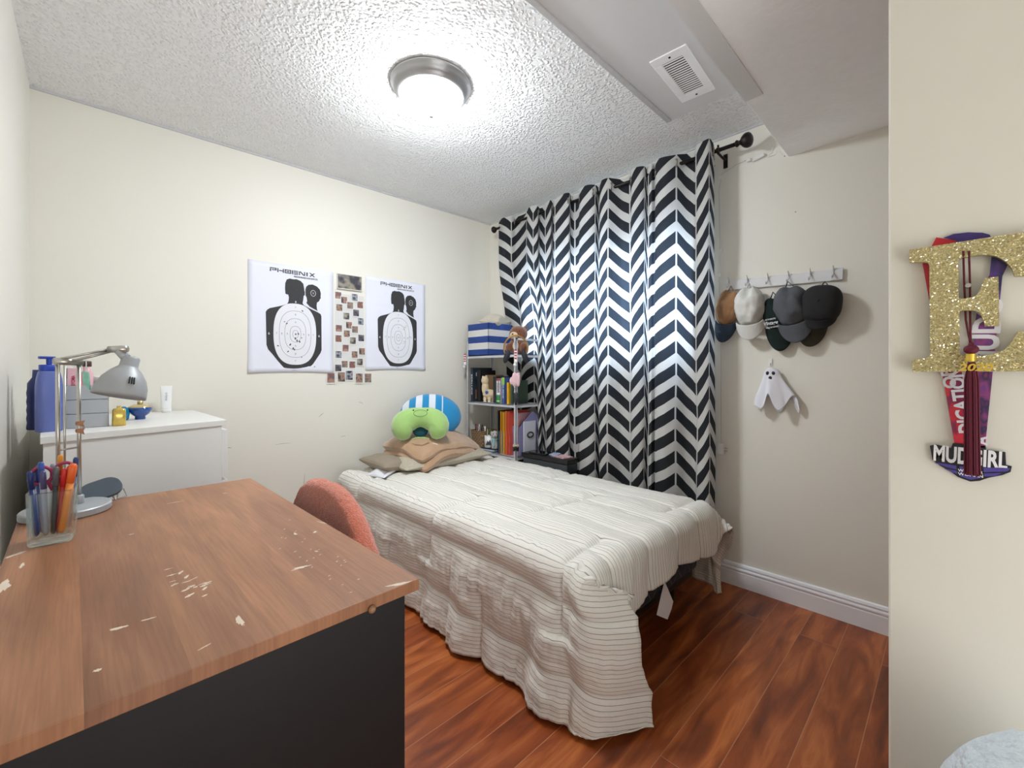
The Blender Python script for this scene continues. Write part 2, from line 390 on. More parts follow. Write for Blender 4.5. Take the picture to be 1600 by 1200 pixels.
for sx in (-1, 1): G().lathe([(.0045, 0), (.004, -.002), (0, -.003)], 12).obj('screw', black_metal, t, loc=(sx*a*.86, 0, -.006))

# ------------------------------------------------------------------ curtain rod
RX = 2.245; RZ = 2.190
y0 = on(1150, 582, 0, RX).y; y1 = on(776, 582, 0, RX).y
t = thing('curtain_rod', 'dark bronze curtain rod with round finials above the chevron curtain', 'curtain rod', (RX, 0, RZ))
G().tube([(0, y0, 0), (0, y1, 0)], .0095, 16).obj('rod', black_metal, t, smooth=True)
fin = [(.0095, 0), (.014, .003), (.017, .009), (.013, .015), (.010, .020), (.014, .026), (.023, .032), (.031, .041), (.035, .052), (.034, .063), (.027, .072), (.014, .078), (0, .079)]
G().lathe(fin, 24, T(0, y0+.004, 0) @ Matrix.Rotation(PI/2, 4, 'X')).obj('finial', black_metal, t, smooth=True)
G().lathe([(r*.72, z*.62) for r, z in fin], 24, T(0, y1-.003, 0) @ Matrix.Rotation(-PI/2, 4, 'X')).obj('finial', black_metal, t, smooth=True)
yb = on(1122, 582, 0, RX).y
g = G().tube([(0, yb, -.014), (.05, yb, -.016), (.10, yb, -.016)], .006, 8); g.tube([(0, yb-.006, 0), (0, yb+.006, 0)], .014, 14); g.bx((.098, yb-.010, -.055), (.104, yb+.010, .015)); g.tube([(0, yb, .012), (0, yb, .026)], .005, 8)
g.obj('bracket', black_metal, t)
g = G().tube([(0, y1-.06, -.014), (.10, y1-.06, -.016)], .006, 8); g.bx((.098, y1-.07, -.05), (.104, y1-.05, .015)); g.obj('bracket', black_metal, t)

# ------------------------------------------------------------------ chevron curtain
def curtain_mat():
    m = bpy.data.materials.new('black_white_chevron_fabric'); m.use_nodes = True; N, L = nt(m); b = N['Principled BSDF']
    uv = N.new('ShaderNodeUVMap'); s = N.new('ShaderNodeSeparateXYZ'); L.new(uv.outputs[0], s.inputs[0])
    U, Z = s.outputs[0], s.outputs[1]
    tri = math_(N, L, 'PINGPONG', math_(N, L, 'ADD', U, 40), 1.0)
    v = math_(N, L, 'ADD', math_(N, L, 'DIVIDE', math_(N, L, 'SUBTRACT', Z, 2.003-.1165*30), .1165), math_(N, L, 'MULTIPLY', tri, 1.0))
    fr = math_(N, L, 'FRACT', v)
    blk = math_(N, L, 'LESS_THAN', fr, .55)
    near = math_(N, L, 'ABSOLUTE', math_(N, L, 'SUBTRACT', U, math_(N, L, 'ROUND', U)))
    keep = math_(N, L, 'GREATER_THAN', near, .032)
    fac = math_(N, L, 'MULTIPLY', blk, keep)
    mx = N.new('ShaderNodeMix'); mx.data_type = 'RGBA'; L.new(fac, mx.inputs['Factor']); mx.inputs['A'].default_value = lin((214, 212, 208)); mx.inputs['B'].default_value = lin((30, 31, 35))
    tc = N.new('ShaderNodeTexCoord'); n = N.new('ShaderNodeTexNoise'); n.inputs['Scale'].default_value = 500; L.new(tc.outputs['Object'], n.inputs['Vector'])
    bp = N.new('ShaderNodeBump'); bp.inputs['Strength'].default_value = .25; bp.inputs['Distance'].default_value = .001; L.new(n.outputs['Fac'], bp.inputs['Height'])
    L.new(bp.outputs[0], b.inputs['Normal']); L.new(mx.outputs['Result'], b.inputs['Base Color']); b.inputs['Roughness'].default_value = .85
    tr = N.new('ShaderNodeBsdfTranslucent')
    mt = N.new('ShaderNodeMix'); mt.data_type = 'RGBA'; L.new(fac, mt.inputs['Factor']); mt.inputs['A'].default_value = (.62, .66, .72, 1); mt.inputs['B'].default_value = (.035, .05, .075, 1)
    L.new(mt.outputs['Result'], tr.inputs[0])
    ms = N.new('ShaderNodeMixShader'); ms.inputs[0].default_value = .33; L.new(b.outputs[0], ms.inputs[1]); L.new(tr.outputs[0], ms.inputs[2]); L.new(ms.outputs[0], N['Material Output'].inputs[0])
    return m
# (pixel column at rod height, depth towards the room (-) or wall (+), fabric column coordinate)
cp = [(779, .012, -16.0), (785, -.028, -15.6), (792, -.036, -15.3), (799, -.022, -15.0), (806, .018, -14.7), (815, .034, -14.3), (822, .010, -14.05), (826, -.034, -13.6), (833, -.044, -13.0), (840, -.025, -12.55), (843, .018, -11.8),
      (847, .020, -11.5), (852, -.012, -11.0), (860, -.030, -10.5), (863, .014, -9.9), (864, .02, -9.4), (867, -.024, -9.0), (879, -.044, -8.6), (889, -.034, -8.2), (892, .012, -7.3), (898, .020, -7.0), (904, .006, -6.85), (907, -.036, -6.75), (920, -.044, -6.35), (930, -.022, -6.0), (934, .012, -5.5), (936, .010, -4.9),
      (939, -.036, -4.6), (950, -.034, -4.0), (960, -.004, -3.72), (972, .026, -3.36), (984, .012, -3.0), (988, -.034, -2.8), (998, -.044, -2.4), (1007, -.026, -2.0), (1010, .010, -1.4), (1012, -.004, -1.05), (1018, -.018, -.8), (1023, .006, -.70), (1026, -.030, -.64), (1040, -.044, -.36), (1057, -.020, 0.0), (1072, .018, .5), (1085, .020, .93), (1088, -.040, 1.02), (1098, -.055, 1.45), (1108, -.050, 2.0), (1112, -.020, 2.3), (1116, .028, 2.75)]
def cat(p0, p1, p2, p3, t): return .5*((2*p1)+(-p0+p2)*t+(2*p0-5*p1+4*p2-p3)*t*t+(-p0+3*p1-3*p2+p3)*t**3)
pts = []
for i, (px, d, uu) in enumerate(cp):
    pts.append((plan(px, RX+d), d, uu))
path = []
for i in range(len(pts)-1):
    P = [pts[max(0, i-1)], pts[i], pts[i+1], pts[min(len(pts)-1, i+2)]]
    for k in range(6):
        tt = k/6
        path.append((P[1][0]+(P[2][0]-P[1][0])*tt if False else cat(P[0][0], P[1][0], P[2][0], P[3][0], tt), cat(P[0][1], P[1][1], P[2][1], P[3][1], tt), P[1][2]+(P[2][2]-P[1][2])*tt))
path.append(pts[-1])
g = G(); nr = 70; zt = RZ+.048; zb = .14; uvs = []
for j in range(nr+1):
    z = zt+(zb-zt)*j/nr
    for (yy, d, uu) in path:
        low = smooth01((zt-z)/1.6)
        wob = .010*low*fbm((yy*6, z*1.6, 3))
        wide = smooth01((yy-1.93)/.25)*smooth01((1.95-z)/.55)
        dd = d*(1+.12*low)
        x = RX+dd+wob
        x = x*(1-wide)+(2.334+dd*.18)*wide
        y = yy+.010*low*fbm((yy*5, z*1.2, 9))
        g.v.append((min(x, 2.342), y, z+.004*math.sin(yy*40)*(1 if j == 0 else 0)))
        uvs.append((uu, z))
np_ = len(path)
for j in range(nr):
    for i in range(np_-1): g.f.append((j*np_+i, j*np_+i+1, (j+1)*np_+i+1, (j+1)*np_+i))
g.uv = uvs
cur = thing('chevron_curtain', 'long black and white chevron curtain hanging from dark rod by the bed', 'curtain', (0, 0, 0))
g.obj('curtain_panel', curtain_mat(), cur, smooth=True)
ringm = M('antique_grommet_metal', (150, 145, 138), .3, metal=.9)
for px, d in ((804, -.006), (841, -.010), (864, -.004), (887, -.030), (905, -.008), (926, -.030), (955, -.022), (985, -.006), (1023, -.004), (1056, -.022), (1088, -.01), (1113, -.008)):
    yy = plan(px, RX+d)
    tp = [(RX+d*1.0+.020*math.cos(a)*.75, yy+.020*math.cos(a)*.66, RZ+.020*math.sin(a)) for a in [2*PI*k/20 for k in range(20)]]
    G().tube(tp, .0038, 8, closed=True).obj('grommet', ringm, cur, smooth=True)

# ------------------------------------------------------------------ bed
BX0, BX1, BY0, BY1 = 1.125, 2.035, .84, 2.60
bed = thing('bed', 'twin bed with dark patterned box spring under the striped comforter', 'bed', ((BX0+BX1)/2, (BY0+BY1)/2, 0))
ox, oy = (BX0+BX1)/2, (BY0+BY1)/2
def boxspring_mat():
    m = bpy.data.materials.new('navy_chevron_ticking'); m.use_nodes = True; N, L = nt(m); b = N['Principled BSDF']
    tc = N.new('ShaderNodeTexCoord'); s = N.new('ShaderNodeSeparateXYZ'); L.new(tc.outputs['Object'], s.inputs[0])
    tri = math_(N, L, 'PINGPONG', math_(N, L, 'ADD', math_(N, L, 'MULTIPLY', math_(N, L, 'ADD', s.outputs[0], s.outputs[1]), 22), 50), 1)
    v = math_(N, L, 'FRACT', math_(N, L, 'ADD', math_(N, L, 'MULTIPLY', s.outputs[2], 18), tri))
    f = math_(N, L, 'LESS_THAN', v, .1)
    mx = N.new('ShaderNodeMix'); mx.data_type = 'RGBA'; L.new(f, mx.inputs['Factor']); mx.inputs['A'].default_value = lin((34, 37, 44)); mx.inputs['B'].default_value = lin((84, 86, 92))
    L.new(mx.outputs['Result'], b.inputs['Base Color']); b.inputs['Roughness'].default_value = .75; return m
bsm = boxspring_mat()
G().bx((BX0-ox, BY0-oy, .165), (BX1-ox, BY1-oy, .315)).obj('box_spring', bsm, bed, bevel=.02, seg=4)
G().bx((BX0-ox, BY0-oy, .317), (BX1-ox, BY1-oy, .445)).obj('mattress', M('white_mattress', (220, 220, 216), .8), bed, bevel=.03, seg=4)
g = G().bx((BX0-ox+.02, BY0-oy+.02, .13), (BX1-ox-.02, BY1-oy-.02, .164)); g.obj('frame', black_metal, bed)
for sx in (-1, 1):
    for sy in (-1, 1):
        G().tube([(sx*.38, sy*.78, 0), (sx*.38, sy*.78, .131)], .018, 12).obj('leg', black_metal, bed)
# paper care tag hanging from the box spring
a_ = on(1037, 915, 1, .832); b_ = on(1053, 935, 1, .825)
P4 = [on(1038.5, 908, 1, .833), on(1052, 940, 1, .815), on(1049.5, 951, 1, .812), on(1043, 968, 1, .810), on(1026, 961, 1, .815)]
g = G(); vs = [(p.x-ox, p.y-oy, p.z) for p in P4]; vs2 = [(x, y+.0012, z) for x, y, z in vs]
g.add(vs+vs2, [(0, 1, 2, 3, 4), (9, 8, 7, 6, 5)]+[(i, (i+1) % 5, 5+(i+1) % 5, 5+i) for i in range(5)]); g.obj('care_tag', M('tag_paper', (236, 232, 236), .7), bed)

def comforter_mat():
    m = bpy.data.materials.new('pinstripe_cream_cotton'); m.use_nodes = True; N, L = nt(m); b = N['Principled BSDF']
    uv = N.new('ShaderNodeUVMap'); s = N.new('ShaderNodeSeparateXYZ'); L.new(uv.outputs[0], s.inputs[0])
    U = s.outputs[0]
    fr = math_(N, L, 'FRACT', math_(N, L, 'ADD', math_(N, L, 'DIVIDE', U, .0135), 100))
    line = math_(N, L, 'LESS_THAN', fr, .115)
    mx = N.new('ShaderNodeMix'); mx.data_type = 'RGBA'; L.new(math_(N, L, 'MULTIPLY', line, .8), mx.inputs['Factor']); mx.inputs['A'].default_value = lin((224, 221, 213)); mx.inputs['B'].default_value = lin((112, 108, 106))
    L.new(mx.outputs['Result'], b.inputs['Base Color']); b.inputs['Roughness'].default_value = .9; b.inputs['Sheen Weight'].default_value = .15
    n = N.new('ShaderNodeTexNoise'); n.inputs['Scale'].default_value = 38; n.inputs['Detail'].default_value = 4; n.inputs['Distortion'].default_value = .6
    L.new(mapping(N, L, uv.outputs[0], scale=(1, .45, 1)), n.inputs['Vector'])
    n2 = N.new('ShaderNodeTexNoise'); n2.inputs['Scale'].default_value = 60; n2.inputs['Detail'].default_value = 3
    L.new(mapping(N, L, uv.outputs[0], scale=(.3, 1.2, 1)), n2.inputs['Vector'])
    bp = N.new('ShaderNodeBump'); bp.inputs['Strength'].default_value = .55; bp.inputs['Distance'].default_value = .006; L.new(math_(N, L, 'ADD', n.outputs['Fac'], math_(N, L, 'MULTIPLY', n2.outputs['Fac'], .5)), bp.inputs['Height']); L.new(bp.outputs[0], b.inputs['Normal'])
    return m
TOPZ = .468
CW = BX1-BX0+.02; CL = BY1-.02-BY0     # flat area of the top
PL, PR, QF = .475, .44, .20            # hang on the left, right and foot
xl = BX0-.012; xr = BX1+.012; yf = BY0-.015; yh = BY1-.03
def seam(a, b):
    """quilting seams: depth 0..1"""
    d = 1.0
    for k in range(-3, 6):
        c = .22*k+.10+.014*math.sin(b*3.1+k)+.006*math.sin(b*9+k*2)
        d = min(d, abs(a-c))
    e = 1.0
    for k in range(-1, 8):
        c = .36*k+.05+.02*math.sin(a*4+k*1.7)
        if (k+int(math.floor((a+2)/.44))) % 2 == 0: e = min(e, abs(b-c))
    m = min(d, e)
    return math.exp(-(m/.012)**2), min(1, m/.09)
def extent(q, side, dr):
    if side < 0: return q*(.50+.40*smooth01(dr/.17))
    return q*(.55-.35*smooth01((dr-.05)/.22))
def comf(u, v):
    # a: 0 at left top edge, negative down left side; b: 0 at foot edge, negative beyond the foot
    a = -PL+u*(PL+CW+PR); b = (-QF)+v*(QF+CL)
    b -= .02*math.sin(a*9)*smooth01(-b/.1)
    W = CW; r = .045
    p = max(0, -a); pr = max(0, a-W); q = max(0, -b)
    side = -1 if p > 0 else (1 if pr > 0 else 0); pp = p or pr
    wave = fbm((a*2.2, b*2.2, 0), 1, 3)
    dz = .006*wave
    X = xl+min(max(a, 0), W); Y = yf+max(b, 0); Z = TOPZ
    nx = ny = nz = 0.0
    def hang(h):   # rounded shoulder: returns outward shift, drop
        L_ = r*PI/2
        if h < L_: th = h/r; return r*math.sin(th), r*(1-math.cos(th))
        return r, r+(h-L_)
    if side == 0 and q == 0:
        nz = 1
        ed = min(a, W-a, b if b > 0 else 0)
        Z += .012*smooth01(ed/.25)
    elif q == 0:
        o, dr = hang(pp); X += side*(o); Z -= dr
        fl = (.034*(dr/.45)**1.5) if side < 0 else .05*(dr/.45)
        fold = (.020*math.sin(b*13+1.5*math.sin(b*4.0)) + .012*math.sin(b*29+a*2))*smooth01(dr/.40)
        X += side*(fl+fold*.9)
        nx = side*min(1, pp/r); nz = max(0, 1-pp/r)
    elif side == 0:
        o, dr = hang(q); Y -= o; Z -= dr
        Y -= .010*smooth01(dr/.2)+.006*math.sin(a*17)*smooth01(dr/.15)
        ny = -min(1, q/r); nz = max(0, 1-q/r)
    else:
        KD = .36
        if pp >= q*KD:
            o, dr = hang(pp); ext = extent(q, side, dr)
            X += side*o; Z -= dr; Y -= ext
            Z -= (.22 if side < 0 else .45)*q
            fl = (.034*(dr/.45)**1.5) if side < 0 else .05*(dr/.45)
            fold = (.020*math.sin(b*13+1.5*math.sin(b*4.0)) + .012*math.sin(b*29+a*2))*smooth01(dr/.40)
            X += side*(fl+fold*.9)
            if side < 0: X += q*(.80+.1*smooth01(dr/.2))*smooth01(q/.2)-.035*math.sin(PI*min(1, q/QF))*smooth01(dr/.1)      # the corner flap curls round the foot
            else: X += q*.25*smooth01(dr/.3)
            nx = side
        else:
            k = pp/(q*KD)
            oa, da = hang(q); ob, db = hang(q*KD); k2 = smooth01(k)
            o = ob; dr = da*(1-k2)+db*k2; e1 = extent(q, side, hang(q*KD)[1])
            X += side*(o*k); Z -= dr+.22*q*k2; Y -= oa*(1-k2)+e1*k2
            if side < 0: X += q*.80*smooth01(q/.2)*(1-(1-k)**1.5)
            ny = -1
    sd, puff = seam(a, b)
    Z0 = Z
    am = .018*(puff**.6)-.008*sd
    wr = .0035*fbm((a*30, b*9, 5), 1, 2)+(.010*puff*fbm((a*5, b*34, 1), 1, 2) if side else .0025*fbm((a*26, b*8, 1), 1, 2))
    n = Vector((nx, ny, nz)); n = n.normalized() if n.length > 0 else Vector((0, 0, 1))
    P = Vector((X, Y, Z+dz*(1 if side == 0 else .3)))+n*(am+wr)
    hem = .012+.010*abs(math.sin(b*7))
    if P.z < hem: P.z = hem+(P.z-hem)*.05
    if P.x > 2.17: P.x = 2.17+(P.x-2.17)*.25
    return P
nu, nv = 230, 270
g = G().grid(comf, nu, nv)
g.uv = [((-PL+(i/nu)*(PL+CW+PR)), (j/nv)*(QF+CL)) for j in range(nv+1) for i in range(nu+1)]
o = g.obj('comforter', comforter_mat(), smooth=True, solid=.006)
tag(o, 'cream pinstriped quilted comforter spread over the bed, trailing to the floor', 'comforter')

# pillow, folded blanket, cushions at the head
def pillow_fn(w, d, h, seedz, wr=.01, ex=2.6):
    def f(q, dd):
        return q
    return f
def cushion(g, w, d, h, seed=0, wr=.012, mtx=None, nu=60, nv=40, pinch=.35):
    def half(sg):
        def fn(u, v):
            x = u*2-1; y = v*2-1
            e = max(0, (1-abs(x)**3.0))*max(0, (1-abs(y)**3.0))
            k = 1-pinch*.14*(x*x*y*y) ; kx = 1-.06*(1-y*y)*0
            X = x*w/2*(1-.05*(1-abs(y)**2)*abs(x)**3); Y = y*d/2*(1-.05*(1-abs(x)**2)*abs(y)**3)
            z = sg*h/2*e**.5
            edge = min(1-abs(x), 1-abs(y))
            z += wr*fbm((X*9, Y*9, seed+sg), 1, 3)*(1 if sg > 0 else .3)*smooth01(edge*6)
            return Vector((X, Y, z))
        return fn
    a = G().grid(half(1), nu, nv); b = G().grid(half(-1), nu, nv)
    b.f = [f[::-1] for f in b.f]
    g.add(a.v, a.f, mtx); g.add(b.v, b.f, mtx); return g
linen = M('taupe_patterned_linen', (178, 170, 152), .9, bump=(40, .5, .004), var=(170, .35))
g = cushion(G(), .70, .40, .10, 3, .022, nu=70, nv=46)
o = g.obj('pillow', linen, smooth=True, loc=(1.615, 2.385, .527), rot=(-.0, .0, .06)); tag(o, 'thin taupe patterned pillow lying under the folded tan blanket', 'pillow')
g = cushion(G(), .30, .34, .09, 9, .01)
o = g.obj('pillow', M('dusky_brown_cotton', (150, 138, 122), .9, bump=(60, .4, .003)), smooth=True, loc=(1.34, 2.42, .525), rot=(0, .1, .0)); tag(o, 'dusky brown pillow end peeping out at the wall side of the patterned pillow', 'pillow')
G_ = cushion(G(), .16, .14, .03, 4, .006)
o = G_.obj('cloth_scrap', M('white_cotton', (224, 224, 230), .85), smooth=True, loc=(1.235, 2.335, .505), rot=(0, -.25, .3)); tag(o, 'small white cloth on the bed at the wall end of the pillows', 'cloth')

tan = M('tan_fleece', (182, 148, 118), .95, bump=(160, .7, .004), var=(9, .10), sheen=.6)
bl = thing('folded_blanket', 'tan fleece blanket folded into a thick square under the green neck pillow', 'blanket', (1.625, 2.400, .632), .19)
def slab(g, w, d, h, seed, off, mtx=None):
    def surf(sg):
        def fn(u, v):
            x = u*2-1; y = v*2-1
            e = max(0, 1-abs(x)**9)*max(0, 1-abs(y)**7)
            X = x*w/2*math.sqrt(1-.16*y*y); Y = y*d/2*math.sqrt(1-.22*x*x)
            s = .030*fbm((X*3.5+off, Y*3.5, seed), 1, 2)
            drop = -.040*smooth01((abs(x)-.35)/.65)-.050*smooth01((-y-.1)/.9)-.012*smooth01(-x*.5-y*.5-.4)
            return Vector((X, Y, s+drop+sg*h/2*e**.4+.003*fbm((X*22, Y*22, seed+sg), 1, 2)))
        return fn
    a = G().grid(surf(1), 60, 50); b = G().grid(surf(-1), 60, 50); b.f = [f[::-1] for f in b.f]
    g.add(a.v, a.f, mtx); g.add(b.v, b.f, mtx); return g
for k in range(2):
    slab(G(), .60-.012*k, .42-.012*k, .078, 2, .35*k, T(.004-.008*k, .004*k, .046*k-.018)).obj('blanket_fold', tan, bl, smooth=True)
# neck pillow: a bulging U standing on its ends
npm = M('green_velour', (158, 196, 116), .95, bump=(220, .4, .002), var=(12, .07), sheen=.7)
d1 = ray(657, 582); d1.z = 0; d1.normalize(); yaw = math.atan2(d1.y, d1.x)-PI/2
c_ = on(657, 660, 1, 2.29)
npw = thing('neck_pillow', 'lime green frog-faced neck pillow propped on the tan blanket', 'neck pillow', (c_.x, c_.y, c_.z-.022), yaw)
g = G(); U = []; R_ = []
for k in range(25):
    a = math.radians(-58+ (296)*k/24)     # from right tip over the top to left tip
    U.append(((.100)*math.cos(a), 0, .052*math.sin(a)+.002)); s_ = abs(k-12)/12
    R_.append(.060+.016*math.sin(PI*min(1, s_*.8)))
R_[0] = R_[-1] = .036; R_[1] = R_[-2] = .058; R_[2] = R_[-3] = .068
tmp = Matrix.Rotation(math.radians(-18), 4, 'X')
g.tube(U, R_, 20, mtx=tmp, flat=None); o = g.obj('body', npm, npw, smooth=True, remesh=.006)
G().ell((0, .02, -.015), (.05, .02, .05), mtx=tmp).obj('center_patch', M('dark_teal_fabric', (20, 72, 84), .9), npw, smooth=True)
for sx in (-1, 1): G().ell((sx*.042, -.053, .086), (.005, .004, .006), mtx=tmp, nu=12, nv=8).obj('eye', black_plastic, npw, smooth=True)
g = G(); g.tube([(.040*math.cos(a), -.0625-.002*math.cos(a*2)-.004*(math.sin(a) < 0)*abs(math.sin(a)), .066+.021*math.sin(a)) for a in [2*PI*k/32 for k in range(32)]], .0011, 6, closed=True, mtx=tmp)
g.obj('stitched_mouth', M('dark_green_thread', (62, 96, 50), .8), npw)
G().tube([(-.05, -.03, -.085), (-.02, -.055, -.080), (.02, -.055, -.082), (.05, -.03, -.085)], .004, 6, mtx=tmp).obj('tie_cord', npm, npw)
g = G().box((.115, -.045, -.082), (.03, .002, .02), Matrix.Rotation(.3, 4, 'Y')); g.obj('label_tag', white_ink, npw)
# plain round blue and white cushion
blue_c = bpy.data.materials.new('blue_white_stripe_plush'); blue_c.use_nodes = True
N, L = nt(blue_c); b = N['Principled BSDF']; tc = N.new('ShaderNodeTexCoord'); s = N.new('ShaderNodeSeparateXYZ'); L.new(tc.outputs['Object'], s.inputs[0])
st = math_(N, L, 'LESS_THAN', math_(N, L, 'FRACT', math_(N, L, 'ADD', math_(N, L, 'DIVIDE', s.outputs[0], .085), 10.2)), .5)
st = math_(N, L, 'MULTIPLY', st, math_(N, L, 'LESS_THAN', s.outputs[0], .075))
mx = N.new('ShaderNodeMix'); mx.data_type = 'RGBA'; L.new(st, mx.inputs['Factor']); mx.inputs['A'].default_value = lin((24, 134, 190)); mx.inputs['B'].default_value = lin((214, 220, 230)); L.new(mx.outputs['Result'], b.inputs['Base Color']); b.inputs['Roughness'].default_value = .9; b.inputs['Sheen Weight'].default_value = .4
c_ = on(673, 650, 1, 2.46)
g = G().ell((0, 0, 0), (.205, .085, .150), nu=40, nv=24)
o = g.obj('round_cushion', blue_c, smooth=True, loc=(c_.x, c_.y, c_.z), rot=(-.25, .05, yaw)); tag(o, 'round plush cushion in bright blue with white stripes behind the neck pillow', 'cushion')

# ------------------------------------------------------------------ corner shelf
SX0, SX1, SY0, SY1 = 2.05, 2.315, 2.066, 2.60
sh = thing('corner_shelf', 'pale grey steel shelving unit in the corner beyond the bed', 'shelf', ((SX0+SX1)/2, (SY0+SY1)/2, 0))
sxc, syc = (SX0+SX1)/2, (SY0+SY1)/2
for ix, x in enumerate((SX0, SX1)):
    for iy, y in enumerate((SY0, SY1)):
        g = G(); dx = 1 if ix == 0 else -1; dy = 1 if iy == 0 else -1
        g.bx((x-sxc, y-syc, 0), (x-sxc+dx*.018, y-syc+dy*.003, 1.315)); g.bx((x-sxc, y-syc, 0), (x-sxc+dx*.003, y-syc+dy*.018, 1.315))
        g.obj('post', grey_metal, sh)
for z in (1.205, .860, .505, .15):
    g = G().bx((SX0-sxc+.003, SY0-syc+.003, z-.004), (SX1-sxc-.003, SY1-syc-.003, z)); g.bx((SX0-sxc+.003, SY0-syc+.003, z-.020), (SX1-sxc-.003, SY0-syc+.006, z)); g.bx((SX0-sxc+.003, SY0-syc+.003, z-.020), (SX0-sxc+.006, SY1-syc-.003, z))
    g.obj('shelf_board', grey_metal, sh)
g = G().bx((SX0-sxc, SY0-syc, 1.300), (SX1-sxc, SY0-syc+.003, 1.314)); g.obj('top_rail', grey_metal, sh)

# striped storage bin
def stripe_bin():
    m = bpy.data.materials.new('navy_white_stripe_canvas'); m.use_nodes = True; N, L = nt(m); b = N['Principled BSDF']
    tc = N.new('ShaderNodeTexCoord'); s = N.new('ShaderNodeSeparateXYZ'); L.new(tc.outputs['Object'], s.inputs[0])
    f = math_(N, L, 'LESS_THAN', math_(N, L, 'FRACT', math_(N, L, 'ADD', math_(N, L, 'DIVIDE', s.outputs[2], .0955), .03)), .5)
    mx = N.new('ShaderNodeMix'); mx.data_type = 'RGBA'; L.new(f, mx.inputs['Factor']); mx.inputs['B'].default_value = lin((36, 66, 132)); mx.inputs['A'].default_value = lin((208, 206, 204))
    L.new(mx.outputs['Result'], b.inputs['Base Color']); b.inputs['Roughness'].default_value = .85; return m
g = G(); w_, z1 = .118, .238
vs = []
g.bx((-w_, -w_, .0), (w_, w_, .006)); g.bx((-w_, -w_, 0), (w_, -w_+.006, z1)); g.bx((-w_, w_-.006, 0), (w_, w_, z1)); g.bx((-w_, -w_, 0), (-w_+.006, w_, z1)); g.bx((w_-.006, -w_, 0), (w_, w_, z1))
o = g.obj('storage_bin', stripe_bin(), loc=(2.176, 2.474, 1.206), bevel=.002); tag(o, 'navy and white striped fabric bin on the top shelf', 'storage bin')
g = cushion(G(), .20, .17, .10, 12, .02); o = g.obj('folded_cloth', M('oatmeal_cotton', (196, 188, 172), .9, bump=(50, .5, .004)), smooth=True, loc=(2.20, 2.44, 1.437), rot=(.1, -.1, .3)); o.location.z += .03; tag(o, 'oatmeal coloured cloth piled out of the striped bin', 'cloth')

def plush(name, label, cat, loc, rotz, parts, mat, vox=.005, extra=()):
    t = thing(name, label, cat, loc, rotz); g = G()
    for c, r in parts: g.ell(c, r, nu=20, nv=12)
    g.obj('body', mat, t, smooth=True, remesh=vox)
    for nm, mm, ps in extra:
        for c, r in ps: G().ell(c, r, nu=14, nv=9).obj(nm, mm, t, smooth=True)
    return t
brown_fur = M('brown_plush', (112, 66, 40), .95, bump=(130, 1., .006), var=(60, .25), sheen=.5)
cream_fur = M('cream_plush', (214, 192, 158), .95, bump=(160, .8, .004), var=(60, .1), sheen=.5)
tocam = lambda x, y: math.atan2(-y, -x)+PI/2       # local -y faces the viewer
plush('plush_bear', 'dark brown plush animal with a cream snout sitting on the top shelf', 'plush toy', (2.20, 2.190, 1.206), tocam(2.2, 2.19)-.35,
      [((0, 0, .060), (.075, .065, .065)), ((0, -.005, .150), (.068, .060, .058)), ((-.055, -.045, .05), (.028, .028, .035)), ((.055, -.045, .05), (.028, .028, .035)), ((.045, .02, .195), (.016, .012, .016)), ((-.045, .02, .195), (.016, .012, .016))], brown_fur, .005,
      [('snout', cream_fur, [((-.012, -.062, .135), (.030, .026, .026))]), ('belly_patch', cream_fur, [((0, -.056, .062), (.024, .014, .032))]), ('nose', black_plastic, [((-.012, -.088, .143), (.006, .004, .005))]), ('eye', black_plastic, [((.026, -.055, .165), (.005, .004, .005)), ((-.04, -.046, .165), (.005, .004, .005))])])
# llama
plush('plush_llama', 'cream plush llama standing before the books on the middle shelf', 'plush toy', (2.082, 2.385, .861), tocam(2.09, 2.37),
      [((.01, 0, .062), (.052, .030, .034)), ((-.022, 0, .105), (.026, .024, .055)), ((-.024, -.004, .160), (.027, .026, .032)), ((-.024, 0, .025), (.013, .013, .026)), ((.008, -.012, .025), (.013, .013, .026)), ((.045, 0, .025), (.013, .013, .026)), ((.03, .015, .02), (.012, .012, .022)), ((.062, 0, .088), (.010, .010, .014)), ((-.04, .0, .187), (.006, .005, .010)), ((-.012, .0, .190), (.006, .005, .010))], cream_fur, .0035,
      [('hoof', white_ink, [((-.024, 0, .006), (.012, .013, .006)), ((.008, -.012, .006), (.012, .013, .006)), ((.045, 0, .006), (.012, .013, .006))]), ('patch', M('blue_badge', (48, 92, 160), .6), [((-.010, -.031, .075), (.012, .003, .012))])])
# small dog plush on low shelf
plush('plush_puppy', 'small grey plush puppy in a pale blue scarf beside the file folders', 'plush toy', (2.085, 2.315, .506), tocam(2.08, 2.31),
      [((0, 0, .045), (.026, .024, .045)), ((0, 0, .125), (.027, .026, .030)), ((0, -.028, .118), (.012, .012, .010)), ((-.024, 0, .135), (.008, .008, .018)), ((.024, 0, .135), (.008, .008, .018)), ((0, 0, .085), (.02, .02, .03))], M('grey_plush', (176, 172, 166), .95, bump=(160, .8, .004), sheen=.5), .003,
      [('nose', black_plastic, [((0, -.041, .121), (.004, .003, .003))]), ('eye', black_plastic, [((-.011, -.024, .135), (.003, .003, .003)), ((.011, -.024, .135), (.003, .003, .003))]), ('scarf', M('pale_blue_knit', (150, 196, 204), .9), [((0, 0, .095), (.027, .026, .010)), ((-.008, -.026, .070), (.009, .005, .030))])])

